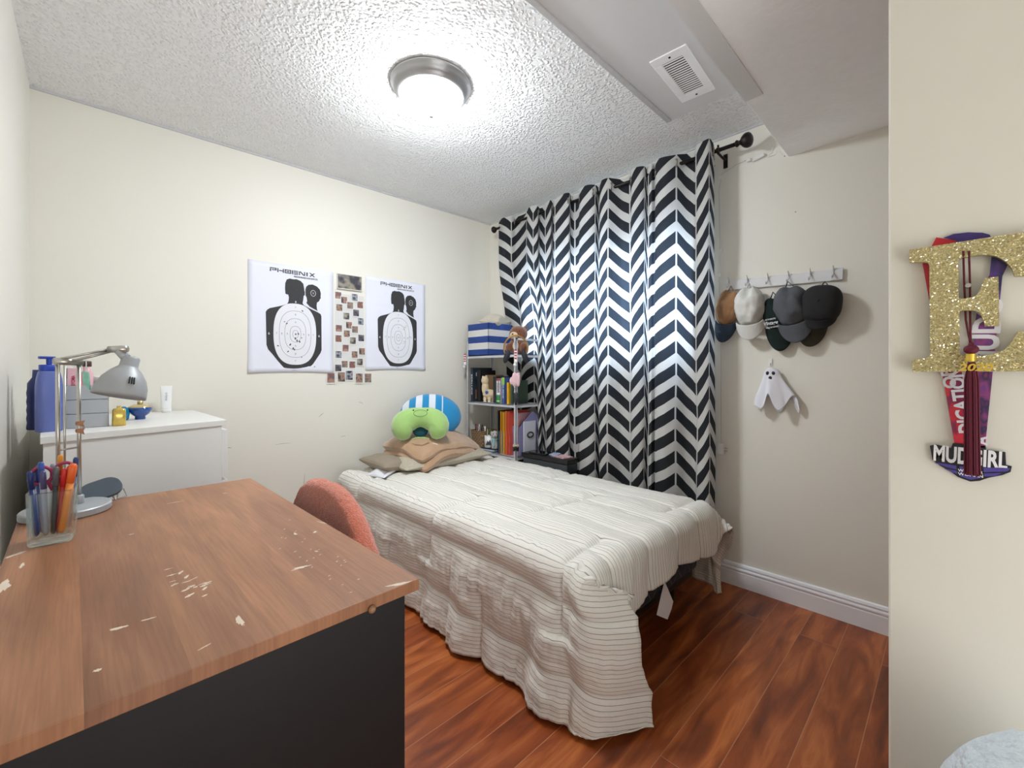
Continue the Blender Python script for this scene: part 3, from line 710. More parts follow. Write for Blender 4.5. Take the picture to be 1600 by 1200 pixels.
def book(label, cover, x, y0_, y1_, z, depth, h, pages=True, name='book', spine_text=None, tcol=None, group=None, tilt=0.):
    """a book standing with its spine towards -x"""
    t = thing(name, label, 'book', (x, (y0_+y1_)/2, z), 0, group); w = abs(y1_-y0_)
    g = G().bx((0, -w/2, 0), (.002, w/2, h)); g.bx((0, -w/2, 0), (depth, -w/2+.0018, h)); g.bx((0, w/2-.0018, 0), (depth, w/2, h)); g.obj('cover', cover, t)
    G().bx((.002, -w/2+.0019, .003), (depth-.004, w/2-.0019, h-.003)).obj('pages', M('page_paper', (222, 214, 198), .9), t)
    if spine_text:
        mt = Matrix.Rotation(-PI/2, 4, 'Z') @ Matrix.Rotation(PI/2, 4, 'X') @ Matrix.Rotation(-PI/2, 4, 'Z')
        G().text(spine_text, w*.5, 0, 0, 0, w=h*.6, mtx=T(-.0006, 0, h*.5) @ mt).obj('spine_lettering', tcol, t)
    if tilt: t.rotation_euler = (0, 0, tilt)
    return t
mottle = M('starry_dark_print', (38, 50, 62), .4, var=(28, .9))
b0 = book('thick dark blue illustrated book lettered BI at the wall end of the middle shelf', mottle, 2.062, 2.535, 2.565, .861, .19, .255, spine_text='BERLUDE', tcol=white_ink)
mt = Matrix.Rotation(PI/2, 4, 'X')
G().text('BI', .028, .045, 0, 0, w=.034, bold=.02, mtx=T(0, -.0156, .205) @ mt).obj('cover_lettering', white_ink, b0)
G().box((.06, -.0157, .055), (.075, .0006, .07)).obj('cover_picture', M('orange_blue_print', (150, 96, 70), .4, var=(60, .9)), b0)
book('black book standing behind the cream plush llama', M('black_cover', (26, 26, 30), .5), 2.085, 2.475, 2.520, .861, .15, .235)
book('brown and cream book leaning among the middle shelf books', M('tan_cover', (146, 118, 86), .6), 2.085, 2.395, 2.425, .861, .16, .20)
book('black covered book right of the cream llama', M('charcoal_cover', (40, 42, 48), .5), 2.085, 2.30, 2.333, .861, .15, .19)
for i, (a_, b2, c2, hh, lab, st, tc_) in enumerate([(2.262, 2.282, (214, 210, 214), .176, 'white book with grey lettering and a red top, nearest the llama', 'NOTES', black_ink), (2.238, 2.258, (208, 204, 210), .178, 'slim white book between the red-topped one and the green-topped one', 'STUDY', black_ink),
      (2.196, 2.224, (70, 92, 150), .184, 'blue book with a light green top block', 'GUIDE', white_ink)]):
    bk = book(lab+' on the middle shelf', M('cover_%s' % 'abcd'[i], c2, .5), 2.068, a_, b2, .861, .14, hh, spine_text=st, tcol=tc_)
    cap = [(150, 62, 58), (166, 72, 66), (140, 190, 92)][i]
    G().bx((-.0008, -(b2-a_)/2, hh-(.016 if i < 2 else .05)), (.0, (b2-a_)/2, hh)).obj('spine_band', M('band_%s' % 'abc'[i], cap, .5), bk)
book('bright yellow book next to the front shelf post', M('yellow_cover', (228, 176, 34), .5), 2.066, 2.150, 2.172, .861, .15, .150, spine_text='PLANNER', tcol=M('orange_ink', (196, 120, 20), .6))
book('thin dark green book by the front shelf post', M('forest_cover', (60, 78, 66), .5), 2.072, 2.118, 2.140, .861, .15, .165)
t = thing('jar', 'green and white round jar at the front of the middle shelf', 'jar', (2.072, 2.258, .861))
G().lathe([(.017, 0), (.018, .004), (.018, .055), (.017, .058)], 24).obj('jar_body', M('green_label', (58, 132, 74), .5), t, smooth=True)
G().lathe([(.0185, .010), (.0185, .022)], 24).obj('label_band', M('light_green', (140, 196, 142), .5), t, smooth=True)
G().lathe([(.019, .0585), (.019, .074), (.017, .076)], 24).obj('lid', white_plastic, t, smooth=True)

# lower shelf: basket, sketch card, folders, magazines
def wicker():
    m = bpy.data.materials.new('woven_wicker'); m.use_nodes = True; N, L = nt(m); b = N['Principled BSDF']; tc = N.new('ShaderNodeTexCoord')
    w1 = N.new('ShaderNodeTexWave'); w1.inputs['Scale'].default_value = 28; w1.bands_direction = 'Z'; w1.inputs['Distortion'].default_value = 2; L.new(tc.outputs['Object'], w1.inputs['Vector'])
    ck = N.new('ShaderNodeTexChecker'); ck.inputs['Scale'].default_value = 70; L.new(tc.outputs['Object'], ck.inputs['Vector'])
    h = math_(N, L, 'ADD', w1.outputs['Fac'], math_(N, L, 'MULTIPLY', ck.outputs['Fac'], .5))
    L.new(ramp(N, L, math_(N, L, 'MULTIPLY', h, .66), [(0, (84, 62, 44)), (.5, (150, 118, 84)), (1, (186, 152, 112))]), b.inputs['Base Color'])
    bp = N.new('ShaderNodeBump'); bp.inputs['Distance'].default_value = .004; L.new(h, bp.inputs['Height']); L.new(bp.outputs[0], b.inputs['Normal']); b.inputs['Roughness'].default_value = .7; return m
g = G().lathe([(.055, 0), (.068, .004), (.078, .135), (.080, .142), (.076, .142), (.066, .010), (0, .008)], 40, sq=6)
o = g.obj('wicker_basket', wicker(), smooth=False, loc=(2.130, 2.490, .506)); tag(o, 'square brown wicker basket on the lower shelf', 'basket')
inb = [('black_marker', (26, 26, 28)), ('white_brush', (210, 208, 204)), ('rose_comb', (150, 84, 92)), ('grey_brush', (120, 120, 124)), ('tan_stick', (168, 140, 110)), ('black_comb', (36, 34, 36)), ('white_marker', (222, 222, 220))]
words = ['at the wall side', 'second from the wall side', 'third from the wall side', 'in the middle', 'just past the middle', 'second from the outer side', 'at the outer side']
for i, (nm, c) in enumerate(inb):
    x = 2.085+.014*math.sin(i*2.3); y = 2.54-.016*i
    g = G().tube([(0, 0, 0), (.004*math.sin(i), -.006, .10), (.010*math.sin(i*1.7), -.012, .172+.008*math.sin(i*3))], [.003, .0035, .0055], 8)
    o = g.obj(nm, M(nm, c, .5), smooth=True, loc=(x, y, .516)); tag(o, '%s sticking up from the wicker basket, %s' % (nm.replace('_', ' '), words[i]), 'stationery', 'things standing in the wicker basket')
t = thing('pencil_mug', 'white mug printed with a dark mountain holding green pencils on low shelf', 'mug', (2.075, 2.372, .536))
G().lathe([(.026, 0), (.029, .003), (.030, .085), (.027, .085), (.026, .006), (0, .006)], 28).obj('mug_body', white_plastic, t, smooth=True)
G().prism([(-.022, 0), (-.008, .034), (0, .022), (.010, .040), (.022, 0)], 0, .001, Matrix.Rotation(tocam(2.08, 2.37), 4, 'Z') @ T(0, -.030, .02) @ Matrix.Rotation(PI/2, 4, 'X')).obj('mountain_print', M('slate_print', (60, 70, 80), .6), t)
for k in range(4): o = G().tube([(0, 0, 0), (.006*math.cos(k*2), .006*math.sin(k*2), .125)], .003, 6).obj('pencil', M('green_pencil' if k % 2 else 'pale_pencil', (52, 120, 64) if k % 2 else (196, 196, 180), .5), loc=(2.075+.012*math.cos(k*1.6), 2.372+.012*math.sin(k*1.6), .546)); tag(o, '%s pencil in the mountain mug, %s' % ('green' if k % 2 else 'pale', ['towards the window', 'towards the poster wall', 'towards the left wall', 'towards the viewer'][k]), 'pencil', 'pencils in the mountain mug')
for k in range(3):
    o = G().bx((-.10, -.07, 0), (.10, .07, .009)).obj('magazine', M('magazine_%s' % 'abc'[k], [(60, 120, 176), (210, 212, 216), (52, 60, 72)][k], .4, var=(30, .3)), loc=(2.155, 2.375-.006*k, .506+.0095*k), rot=(0, 0, .04*k)); tag(o, ['blue magazine at the bottom of the pile', 'white magazine in the middle of the pile', 'dark magazine on top of the pile'][k]+' on the lower shelf', 'magazine', 'magazines on the lower shelf')
cols = [('black', (30, 30, 34)), ('amber', (226, 160, 44)), ('golden', (232, 172, 60)), ('orange', (232, 110, 70)), ('coral', (222, 84, 66))]
for k, (cn, c) in enumerate(cols):
    t = thing('file_folder', '%s cardboard file folder standing by the front post, %s' % (cn, ['farthest left', 'second from left', 'third from left', 'fourth from left', 'next to the post'][k]), 'folder', (2.068+.002*k, 2.262-.025*k, .506), 0, 'upright folders on the lower shelf')
    h = .305-.006*(k % 3)
    g = G().bx((0, -.006, 0), (.21, -.004, h)); g.bx((0, .003, 0), (.21, .005, h-.01)); g.bx((0, -.006, 0), (.003, .005, h)); g.obj('cover', M('folder_'+cn, c, .55), t)
    G().bx((-.001, -.0105, 0), (.20, -.0065, h*.52)).obj('pocket', M('pocket_'+'abcde'[k], [(96, 110, 124), (150, 152, 140), (216, 150, 70), (222, 100, 74), (200, 86, 74)][k], .4), t)
t = thing('magazine_holder', 'lilac cardboard magazine holder on the lower shelf beside the curtain', 'magazine holder', (2.20, 2.115, .506))
g = G().prism([(-.09, 0), (.095, 0), (.095, .27), (.03, .30), (-.09, .20)], 0, .003, T(0, -.03, 0) @ Matrix.Rotation(PI/2, 4, 'X')); g.prism([(-.09, 0), (.095, 0), (.095, .27), (.03, .30), (-.09, .20)], 0, .003, T(0, .05, 0) @ Matrix.Rotation(PI/2, 4, 'X'))
g.bx((-.09, -.033, 0), (.095, .05, .004)); g.bx((-.093, -.033, 0), (-.09, .05, .20)); g.obj('holder_body', M('lilac_card', (132, 128, 168), .6), t)
o = G().bx((-.075, 0, 0), (.055, .03, .285)).obj('picture_book', M('pink_cover_print', (196, 150, 160), .5, var=(25, .5)), loc=(2.205, 2.115, .512)); tag(o, 'picture book with a pink and blue cover inside the lilac holder', 'book')
t = thing('plastic_wallet', 'translucent white plastic wallet with a black handle against the lilac holder', 'folder', (2.195, 2.074, .506), .03)
G().bx((-.065, -.004, 0), (.060, .004, .235)).obj('wallet_body', M('milky_plastic', (202, 204, 216), .3), t, bevel=.002)
g = G().tube([(.030*math.cos(a)*(1.0), -.006, .14+.018*math.sin(a)) for a in [2*PI*k/24 for k in range(24)]], .005, 8, closed=True, mtx=None); g.obj('handle', black_plastic, t, smooth=True)

# headphones hung on the front post, straps and ornaments
d0 = Vector((2.05, 2.066, 0)).normalized(); hm = T(2.05-d0.x*.03, 2.066-d0.y*.03, 0) @ Matrix.Rotation(tocam(2.05, 2.066), 4, 'Z')
t = thing('headphones', 'black over-ear headphones with a brown wire band hanging on the shelf post', 'headphones', mtx=hm @ T(0, -.015, 1.240))
g = G().tube([(.078*math.cos(a), 0, .085*math.sin(a)) for a in [math.radians(-40+260*k/30) for k in range(31)]], .0055, 8); g.obj('headband', M('bronze_band', (158, 118, 66), .4, metal=.5), t, smooth=True)
for sx in (-1, 1):
    G().ell((sx*.060, -.004, -.055), (.019, .016, .046), rot=(0, -sx*.35, 0)).obj('ear_cup', M('soft_black', (34, 36, 42), .7), t, smooth=True)
def bead(px, py0, py1, label, X, Y):
    m_ = T(X, Y, 0) @ Matrix.Rotation(tocam(X, Y), 4, 'Z')
    tt = Vector((X, Y)).length; dd = X*math.cos(A0)+Y*math.sin(A0)
    z0 = CAM_H+(582-py0)/675*dd; z1 = CAM_H+(582-py1)/675*dd
    t = thing('pompom_ribbon', label, 'ornament', mtx=m_ @ T(0, 0, z1))
    n = 8
    for k in range(n):
        a = (z0-z1)*(1-k/n); b2 = (z0-z1)*(1-(k+1)/n)
        G().bx((-.008, -.003, b2), (.008, .003, a)).obj('stripe', M('red_felt', (178, 44, 56), .9) if k % 2 == 0 else M('white_felt', (226, 224, 222), .9), t)
    G().ell((.002, 0, -.010), (.012, .012, .012), nu=14, nv=9).obj('pompom', MATS['white_felt'], t, smooth=True)
    G().ell((-.006, -.004, -.030), (.011, .011, .011), nu=14, nv=9).obj('pompom', MATS['white_felt'], t, smooth=True)
bead(803, 546, 563, 'red and white striped pompom ribbon hanging from the front shelf post', 2.02, 2.038)
bead(724, 553, 567, 'red and white striped pompom ribbon hanging at the wall side of the shelf', 2.035, 2.60)
def at_post(px, py, off=.02):
    x, y = 2.05-d0.x*off, 2.066-d0.y*off; dd = x*math.cos(A0)+y*math.sin(A0)
    return T(x, y, CAM_H+(582-py)/675*dd) @ Matrix.Rotation(tocam(x, y), 4, 'Z')
t = thing('plush_clip', 'pale pink fluffy toy clipped round the front shelf post', 'plush toy', mtx=at_post(803, 593))
G().ell((-.008, 0, .0), (.020, .016, .052), nu=16, nv=10).ell((.016, 0, .0), (.014, .014, .05)).ell((-.030, 0, -.01), (.012, .012, .026)).obj('body', M('pale_pink_fleece', (218, 182, 188), .95, bump=(120, .8, .004), sheen=.5), t, smooth=True, remesh=.004)
t = thing('hair_clip', 'black patterned claw clip fastened to the front shelf post', 'hair clip', mtx=at_post(805, 622))
G().ell((0, 0, 0), (.017, .014, .044), fn=lambda q, d: q*(1+.12*math.sin(q.z*420))).obj('clip_body', M('black_silver_print', (44, 44, 50), .4, var=(90, .8)), t, smooth=True)
t = thing('hair_scrunchies', 'bunch of beige and black hair ties low on the front shelf post', 'hair ties', mtx=at_post(805, 703))
for k in range(3): G().tube([(.016*math.cos(a), .014*math.sin(a), .014*k+.004*math.sin(3*a)) for a in [2*PI*i/16 for i in range(16)]], .006, 8, closed=True).obj('tie', [black_plastic, black_plastic, M('beige_tie', (176, 158, 140), .9)][k], t, smooth=True)

# black storage box between bed and curtain
t = thing('storage_box', 'black lidded plastic storage box between the bed and the curtain', 'storage box', (2.150, 1.855, 0))
G().bx((-.055, -.19, 0), (.055, .19, .51)).obj('box_body', M('smoky_plastic', (60, 64, 68), .2), t, bevel=.008)
G().bx((-.062, -.198, .511), (.062, .198, .540)).obj('lid', black_plastic, t, bevel=.006)
o = G().bx((-.045, -.07, 0), (.045, .07, .010)).obj('tablet', M('glossy_black', (14, 14, 16), .12), loc=(2.145, 1.925, .541), rot=(0, 0, .1), bevel=.003); tag(o, 'thin glossy black tablet on the black box lid', 'tablet')
o = G().bx((-.04, -.06, 0), (.04, .06, .006)).obj('postcard_stack', M('pink_floral_print', (196, 160, 166), .6, var=(60, .6)), loc=(2.155, 1.755, .541), rot=(0, 0, -.15)); tag(o, 'flat stack of pink patterned cards on the black box lid', 'cards')
o = G().bx((-.04, -.03, 0), (.04, .03, .004)).obj('postcard_stack', M('blue_floral_print', (150, 164, 190), .6, var=(60, .5)), loc=(2.165, 1.815, .5475), rot=(0, 0, .3)); tag(o, 'small blue card lying beside the pink patterned cards', 'cards')

# ------------------------------------------------------------------ posters on the back wall
def poster(corners, label, holes, holem):
    pc = [onA(*c) for c in corners]     # TL TR BR BL
    x0 = (pc[0].x+pc[3].x)/2; x1 = (pc[1].x+pc[2].x)/2; yt = (pc[0].y+pc[1].y)/2; yb_ = (pc[2].y+pc[3].y)/2
    W, Hh = x1-x0, yt-yb_
    t = thing('target_poster', label, 'poster', mtx=WA_M @ T(x0, yb_, .001))
    # slight waves of the paper, lifting at its lower corners
    def fn(u, v): return Vector((u*W, v*Hh, .001+.010*max(0, 1-v*9)**2*(u**4+(1-u)**4)))
    a = G().grid(fn, 16, 24); G_o = a.obj('paper', paper_m, t, smooth=True, solid=.0006)
    def P(u, v): return (u*W, (1-v)*Hh)
    body = [(.19, .453), (.205, .432), (.235, .415), (.36, .385), (.43, .362), (.445, .34), (.45, .30), (.443, .275), (.41, .27), (.405, .22), (.408, .17), (.425, .135), (.46, .122), (.50, .125), (.54, .120), (.59, .132), (.62, .155), (.632, .20), (.635, .225), (.640, .225), (.638, .262), (.625, .272), (.62, .31), (.612, .34), (.625, .358), (.70, .385), (.80, .415), (.836, .43), (.845, .45), (.848, .78), (.835, .81), (.80, .85), (.74, .92), (.69, .955), (.66, .963), (.42, .966), (.39, .955), (.33, .90), (.26, .83), (.215, .79), (.198, .75)]
    head2 = [(.658, .335), (.668, .315), (.660, .28), (.648, .265), (.645, .21), (.655, .18), (.685, .158), (.735, .150), (.79, .165), (.825, .19), (.838, .225), (.835, .26), (.838, .275), (.828, .282), (.822, .295), (.81, .31), (.79, .32), (.785, .35), (.79, .385), (.80, .402), (.755, .387), (.70, .367)]
    g = G().prism([P(*p) for p in body], 0, .0003, T(0, 0, .0016)); g.prism([P(*p) for p in head2], 0, .0003, T(0, 0, .0016)); g.obj('silhouette_print', black_ink, t)
    def stad(cu, cv, ru, rv, n=64):
        out = []
        for k in range(n):
            a = 2*PI*k/n; c, s2 = math.cos(a), math.sin(a); e = 2.5
            out.append(P(cu+ru*math.copysign(abs(c)**(2/e), c), cv+rv*math.copysign(abs(s2)**(2/e), s2)))
        return out
    G().prism(stad(.527, .640, .252, .288), 0, .0003, T(0, 0, .0022)).obj('oval_print', white_ink, t)
    g = G()
    for ru, rv in ((.190, .220), (.127, .148), (.066, .076), (.034, .038)):
        s1 = stad(.527, .640, ru, rv); s2 = stad(.527, .640, ru-.004, rv-.003); n = len(s1)
        g.add([(x, y, .0027) for x, y in s1]+[(x, y, .0027) for x, y in s2], [(i, (i+1) % n, n+(i+1) % n, n+i) for i in range(n)])
    for num, off in (('7', .252), ('8', .185), ('9', .112), ('X', 0)):
        for sg in ((1, -1) if off else (0,)):
            x, y = P(.527, .640+sg*off); g.text(num, .011, x, y, .0028)
            if off: x, y = P(.527+sg*off*.86, .640); g.text(num, .011, x, y, .0028)
    g.obj('ring_print', line_ink, t)
    g = G()
    for u, v in ((.53, .335), (.225, .645), (.815, .645)):
        x, y = P(u, v); g.text('6', .013, x, y, .0028, bold=.02)
    x, y = P(.742, .235); g.text('X', .010, x, y, .0028)
    s1 = [(x+.015*math.cos(2*PI*k/24), y+.019*math.sin(2*PI*k/24)) for k in range(24)]; s2 = [(x+.013*math.cos(2*PI*k/24), y+.017*math.sin(2*PI*k/24)) for k in range(24)]
    g.add([(a, b, .0027) for a, b in s1]+[(a, b, .0027) for a, b in s2], [(i, (i+1) % 24, 24+(i+1) % 24, 24+i) for i in range(24)])
    lp = [P(.615, .345), P(.66, .368), P(.74, .39), P(.81, .415)]
    g.tube([(x, y, .0022) for x, y in lp], .0012, 4)
    g.obj('white_marks', white_ink, t)
    # wide lettering
    g = G(); uy0, uy1 = .078, .042; xs = .235; cw = .078; gap = .0095
    def stroke(u0, v0, u1, v1): 
        a, b = P(u0, v0), P(u1, v1); g.bx((min(a[0], b[0]), min(a[1], b[1]), .0018), (max(a[0], b[0]), max(a[1], b[1]), .0024))
    hh = uy0-uy1; th = .0075; tv = .012
    for ch in 'PHOENIX':
        cw = .030 if ch == 'I' else .074; x = xs
        L_ = lambda a0, b0, a1, b1: stroke(x+a0*cw, uy1+b0*hh, x+a1*cw, uy1+b1*hh)
        if ch == 'P': L_(0, 0, 1, .22); L_(.84, 0, 1, .62); L_(.28, .42, 1, .64); L_(0, .30, .17, 1)
        if ch == 'H': L_(0, 0, .16, 1); L_(.84, 0, 1, 1); L_(.26, .40, .84, .62)
        if ch == 'O': L_(0, 0, 1, .22); L_(0, .78, 1, 1); L_(0, 0, .16, 1); L_(.84, 0, 1, 1); L_(.25, .38, .75, .62)
        if ch == 'E': L_(0, 0, .18, 1); L_(.26, 0, 1, .22); L_(.26, .39, 1, .61); L_(.26, .78, 1, 1)
        if ch == 'N': L_(0, 0, .16, 1); L_(.84, 0, 1, 1); pa = [P(x+.05*cw, uy1), P(x+.30*cw, uy1), P(x+.95*cw, uy0), P(x+.70*cw, uy0)]; g.prism(pa, .0018, .0024)
        if ch == 'I': L_(.2, 0, .7, 1)
        if ch == 'X':
            g.prism([P(x, uy1), P(x+.25*cw, uy1), P(x+cw, uy0), P(x+.75*cw, uy0)], .0018, .0024); g.prism([P(x+.75*cw, uy1), P(x+cw, uy1), P(x+.25*cw, uy0), P(x, uy0)], .0018, .0024)
        xs += cw+gap
    x, y = P(.655, .098); g.text('INDOOR RANGE & GUN SHOP LTD.', .0100, x, y, .0022, w=.29*W, bold=.035)
    x, y = P(.54, .984); g.text('www.PHOENIXRANGE.ca', .0090, x, y, .0022, w=.30*W, bold=.03)
    g.obj('lettering', black_ink, t)
    g = G()
    for (u, v, s_) in holes:
        x, y = P(u, v); g.lathe([(s_, 0), (s_*.9, .0006), (0, .0006)], 9, T(x, y, .0029) @ Matrix.Rotation(u*9, 4, 'Z') @ Matrix.Diagonal((1.5, .8, 1, 1)))
    g.obj('bullet_holes', holem, t)
hA = [(.53, .64, .004), (.56, .635, .0045), (.525, .68, .005), (.545, .70, .005), (.575, .708, .005), (.60, .672, .003), (.465, .74, .005), (.50, .775, .005), (.515, .785, .004), (.44, .805, .004), (.325, .755, .004), (.60, .855, .003), (.40, .53, .003), (.425, .545, .004), (.61, .415, .004), (.60, .94, .006), (.76, .945, .003)]
poster([(386, 406), (519.5, 424), (521.5, 581), (388, 583)], 'larger-looking shooting range target poster, nearer the desk, with dark silhouettes', hA, M('hole_dark', (70, 66, 62), .9))
hB = [(.64, .52, .006), (.62, .545, .005), (.66, .50, .004), (.72, .625, .006), (.63, .68, .005), (.62, .70, .004)]
poster([(570, 432), (663.5, 443), (664.5, 577), (571, 579)], 'shooting range target poster nearer the corner shelf, with dark silhouettes', hB, M('hole_light', (196, 196, 184), .9))

# photo prints between the posters
def blur_mat(i):
    rnd = random.Random(i*13+5)
    pal = [(112, 88, 78), (70, 60, 60), (160, 134, 116), (158, 166, 176), (96, 94, 102), (142, 92, 84), (150, 142, 122), (56, 52, 58)]
    m = bpy.data.materials.new('soft_photo'); m.use_nodes = True; N, L = nt(m); b = N['Principled BSDF']; tc = N.new('ShaderNodeTexCoord')
    n = N.new('ShaderNodeTexNoise'); n.inputs['Scale'].default_value = 26; n.inputs['Detail'].default_value = 1
    L.new(mapping(N, L, tc.outputs['Object'], loc=(i*1.7, i*.6, 0)), n.inputs['Vector'])
    c = rnd.sample(pal, 3); L.new(ramp(N, L, n.outputs['Fac'], [(.35, c[0]), (.5, c[1]), (.62, c[2])]), b.inputs['Base Color']); b.inputs['Roughness'].default_value = .5; return m
blur = [blur_mat(i) for i in range(8)]
rows = [[(110, 280), (165, 325), (262, 300)], [(120, 395), (220, 375), (315, 370)], [(185, 475), (275, 445)], [(115, 590), (210, 560), (320, 525)], [(190, 640), (265, 600)], [(112, 685), (245, 705), (325, 680)], [(178, 775), (330, 805)], [(112, 835), (262, 835)], [(170, 925), (240, 930), (310, 905)], [(110, 960)], [(40, 1055), (140, 1045), (212, 1030), (305, 1055), (388, 1055)]]
rown = ['top', 'second', 'third', 'fourth', 'fifth', 'sixth', 'seventh', 'eighth', 'ninth', 'tenth', 'bottom']
# white backing sheet behind the collage
c0, c1 = onA(523, 458), onA(569, 592)
o = G().bx((c0.x, c1.y, 0), (c1.x, c0.y, .0012)).obj('collage_sheet', M('pale_card', (216, 216, 214), .8)); o.matrix_world = WA_M; tag(o, 'tall narrow white sheet on the wall carrying the small photo prints', 'backing sheet')
k = 0
for ri, r_ in enumerate(rows):
    for ci, (zx, zy) in enumerate(r_):
        c = onA(510+zx/6, 415+zy/6); nn = len(r_)
        pos = {1: ['alone'], 2: ['left', 'right'], 3: ['left', 'middle', 'right'], 5: ['far left', 'second from left', 'middle', 'second from right', 'far right']}[nn][ci]
        t = thing('photo_print', 'small blurry photo print in the %s row of the collage, %s' % (rown[ri], pos), 'photo', mtx=WA_M @ T(c.x, c.y, .0014+.0009*((k*7) % 5)), group='photo prints between the two posters')
        w2, h2 = (.023, .026) if ri < 10 else (.027, .036)
        G().bx((-w2, -h2, 0), (w2, h2, .0005)).obj('print_paper', M('photo_paper', (222, 222, 222), .5), t)
        G().bx((-w2*.82, -h2*.78, .0005), (w2*.82, h2*.82, .0008)).obj('picture', blur[(k*5) % 8], t)
        k += 1
c0, c1 = onA(526, 427), onA(564.5, 456)
t = thing('postcard', 'landscape picture card with beach colours above the photo collage', 'picture card', mtx=WA_M @ T(c0.x, c1.y, 0))
cw, chh = c1.x-c0.x, c0.y-c1.y
G().bx((0, 0, 0), (cw, chh, .012)).obj('card_block', M('card_edge', (206, 202, 196), .7), t)
G().bx((.004, .006, .012), (cw-.004, chh-.004, .0126)).obj('picture', blur[3], t)

# scuffs on the back wall
g = G()
for px0, py0, px1, py1, th in ((430, 695, 455, 692, .0012), (476, 740, 474, 768, .0012), (355, 700, 362, 700, .002), (498, 652, 506, 645, .0015), (532, 683, 540, 681, .0015), (560, 628, 568, 631, .0015)):
    a_, b2 = onA(px0, py0), onA(px1, py1); g.tube([(a_.x, a_.y, 0), ((a_.x+b2.x)/2, (a_.y+b2.y)/2+.002, 0), (b2.x, b2.y, 0)], [th*.4, th, th*.3], 6)
o = g.obj('trim_5', M('grey_scuff', (150, 148, 146), .8)); o.matrix_world = WA_M; tag(o, kind='structure')

# ------------------------------------------------------------------ dresser (end panel towards us)
DZ = .889
fl = on(62.5, 683, 2, DZ); fr = on(355, 656, 2, DZ); br_ = on(300, 640, 2, DZ)
br_.y -= .025; bl_ = Vector((-.150, 2.722, DZ))
t = thing('dresser', 'white laminate chest of drawers behind the desk in the corner', 'dresser', (.1, 2.3, 0))
def quad(pts, z0, z1, ox=.1, oy=2.3): return G().prism([(p[0]-ox, p[1]-oy) for p in pts], z0, z1)
quad([fl, fr, br_, bl_], DZ-.022, DZ).obj('top', white_lam, t, bevel=.0015)
u_ = (fr-fl).normalized()
f2 = fl+u_*.006+Vector((0, .006, 0)); r2 = fr-u_*.020+Vector((0, .004, 0)); rb = br_-Vector((.024, .01, 0)); lb = bl_+Vector((.01, -.01, 0))
quad([f2, r2, rb, lb], .0, DZ-.0225).obj('carcass', white_lam, t)
n_ = (br_-fr).normalized()
for k in range(4):
    z0 = .05+k*.203; a1 = r2+u_*.0015; b1 = rb+u_*.0015
    d_ = quad([a1+n_*.006, a1+n_*.006+u_*.023, b1-n_*.01+u_*.023, b1-n_*.01], z0, z0+.190).obj('drawer', white_lam, t, bevel=.0015)

# things on the dresser
def bottle_blue(loc, label, w, d, h, col, cap, rot=0):
    t = thing('lotion_bottle', label, 'bottle', loc, rot)
    def sec(s): return 1
    G().lathe([(w*.46, 0), (w*.5, .004), (w*.5, h*.60), (w*.47, h*.70), (w*.40, h*.79), (w*.38, h*.80)], 32, Matrix.Diagonal((1, d/w, 1, 1)), sq=3.2).obj('bottle_body', M('m'+col[0], col[1], .35), t, smooth=True)
    G().lathe([(w*.36, h*.801), (w*.37, h*.805), (w*.37, h*.885), (w*.34, h*.89)], 32, Matrix.Diagonal((1, d/w, 1, 1)), sq=3.2).obj('collar', M('m'+cap[0], cap[1], .35), t, smooth=True)
    g = G().tube([(0, 0, h*.89), (0, 0, h*.97)], .007, 12); g.bx((-.024, -.008, h*.965), (.014, .008, h*1.0)); g.obj('pump', MATS['m'+cap[0]], t, bevel=.002)
    return t
pb = on(83, 671, 2, DZ)
bottle_blue((-.097, 2.052, DZ), 'large periwinkle blue pump bottle at the wall end of the dresser', .062, .044, .243, ('peri', (98, 112, 176)), ('royal', (36, 66, 164)), .35)
t = thing('toiletry_bottle', 'dark navy ribbed bottle half hidden behind the blue pump bottle', 'bottle', (-.128, 2.150, DZ))
G().lathe([(.024, 0), (.026, .003)]+[(.026-.0015*(k % 2), .01+.014*k) for k in range(10)]+[(.024, .155), (.013, .175), (.012, .2)], 24).obj('bottle_body', M('navy_plastic', (44, 52, 104), .3), t, smooth=True)
# grey drawer organiser
a_ = Vector((-.0615, 2.092, DZ)); ga = 0.0; gw = .107
t = thing('drawer_organizer', 'grey plastic three-tier organizer on the dresser filled with skincare', 'organizer', (a_.x, a_.y+.002, DZ), ga)
om = M('cool_grey_plastic', (150, 154, 158), .45)
g = G().bx((0, .003, 0), (gw, .006, .146)); g.bx((0, .13, 0), (gw, .133, .146)); g.bx((0, .003, 0), (.003, .133, .146)); g.bx((gw-.003, .003, 0), (gw, .133, .146)); g.bx((0, .003, 0), (gw, .133, .1)); g.obj('case', om, t, bevel=.001)
for k in range(3): G().bx((.001, 0, .001+.0485*k), (gw-.001, .003, .048+.0485*k)).obj('tier_front', M('pale_grey_plastic', (168, 172, 176), .45), t, bevel=.001)
def org(x, y, z): 
    c, s_ = math.cos(ga), math.sin(ga); return (a_.x+x*c-y*s_, a_.y+.002+x*s_+y*c, DZ+z)
t = thing('skincare_box', 'pink skincare carton lettered BYOMA standing in the grey organizer', 'carton', org(.016, .02, .101), ga)
G().bx((-.012, -.004, 0), (.016, .022, .105)).obj('carton', M('blush_card', (232, 186, 194), .5), t, bevel=.001)
G().text('BYOMA', .010, 0, 0, 0, w=.036, bold=.03, mtx=T(.002, -.0046, .062) @ Matrix.Rotation(PI/2, 4, 'X') @ Matrix.Rotation(PI/2, 4, 'Z')).obj('lettering', M('raspberry_ink', (186, 40, 92), .6), t)
t = thing('pink_pump_bottle', 'tall pale pink bottle in the middle of the grey organizer', 'bottle', org(.052, .035, .101), ga)
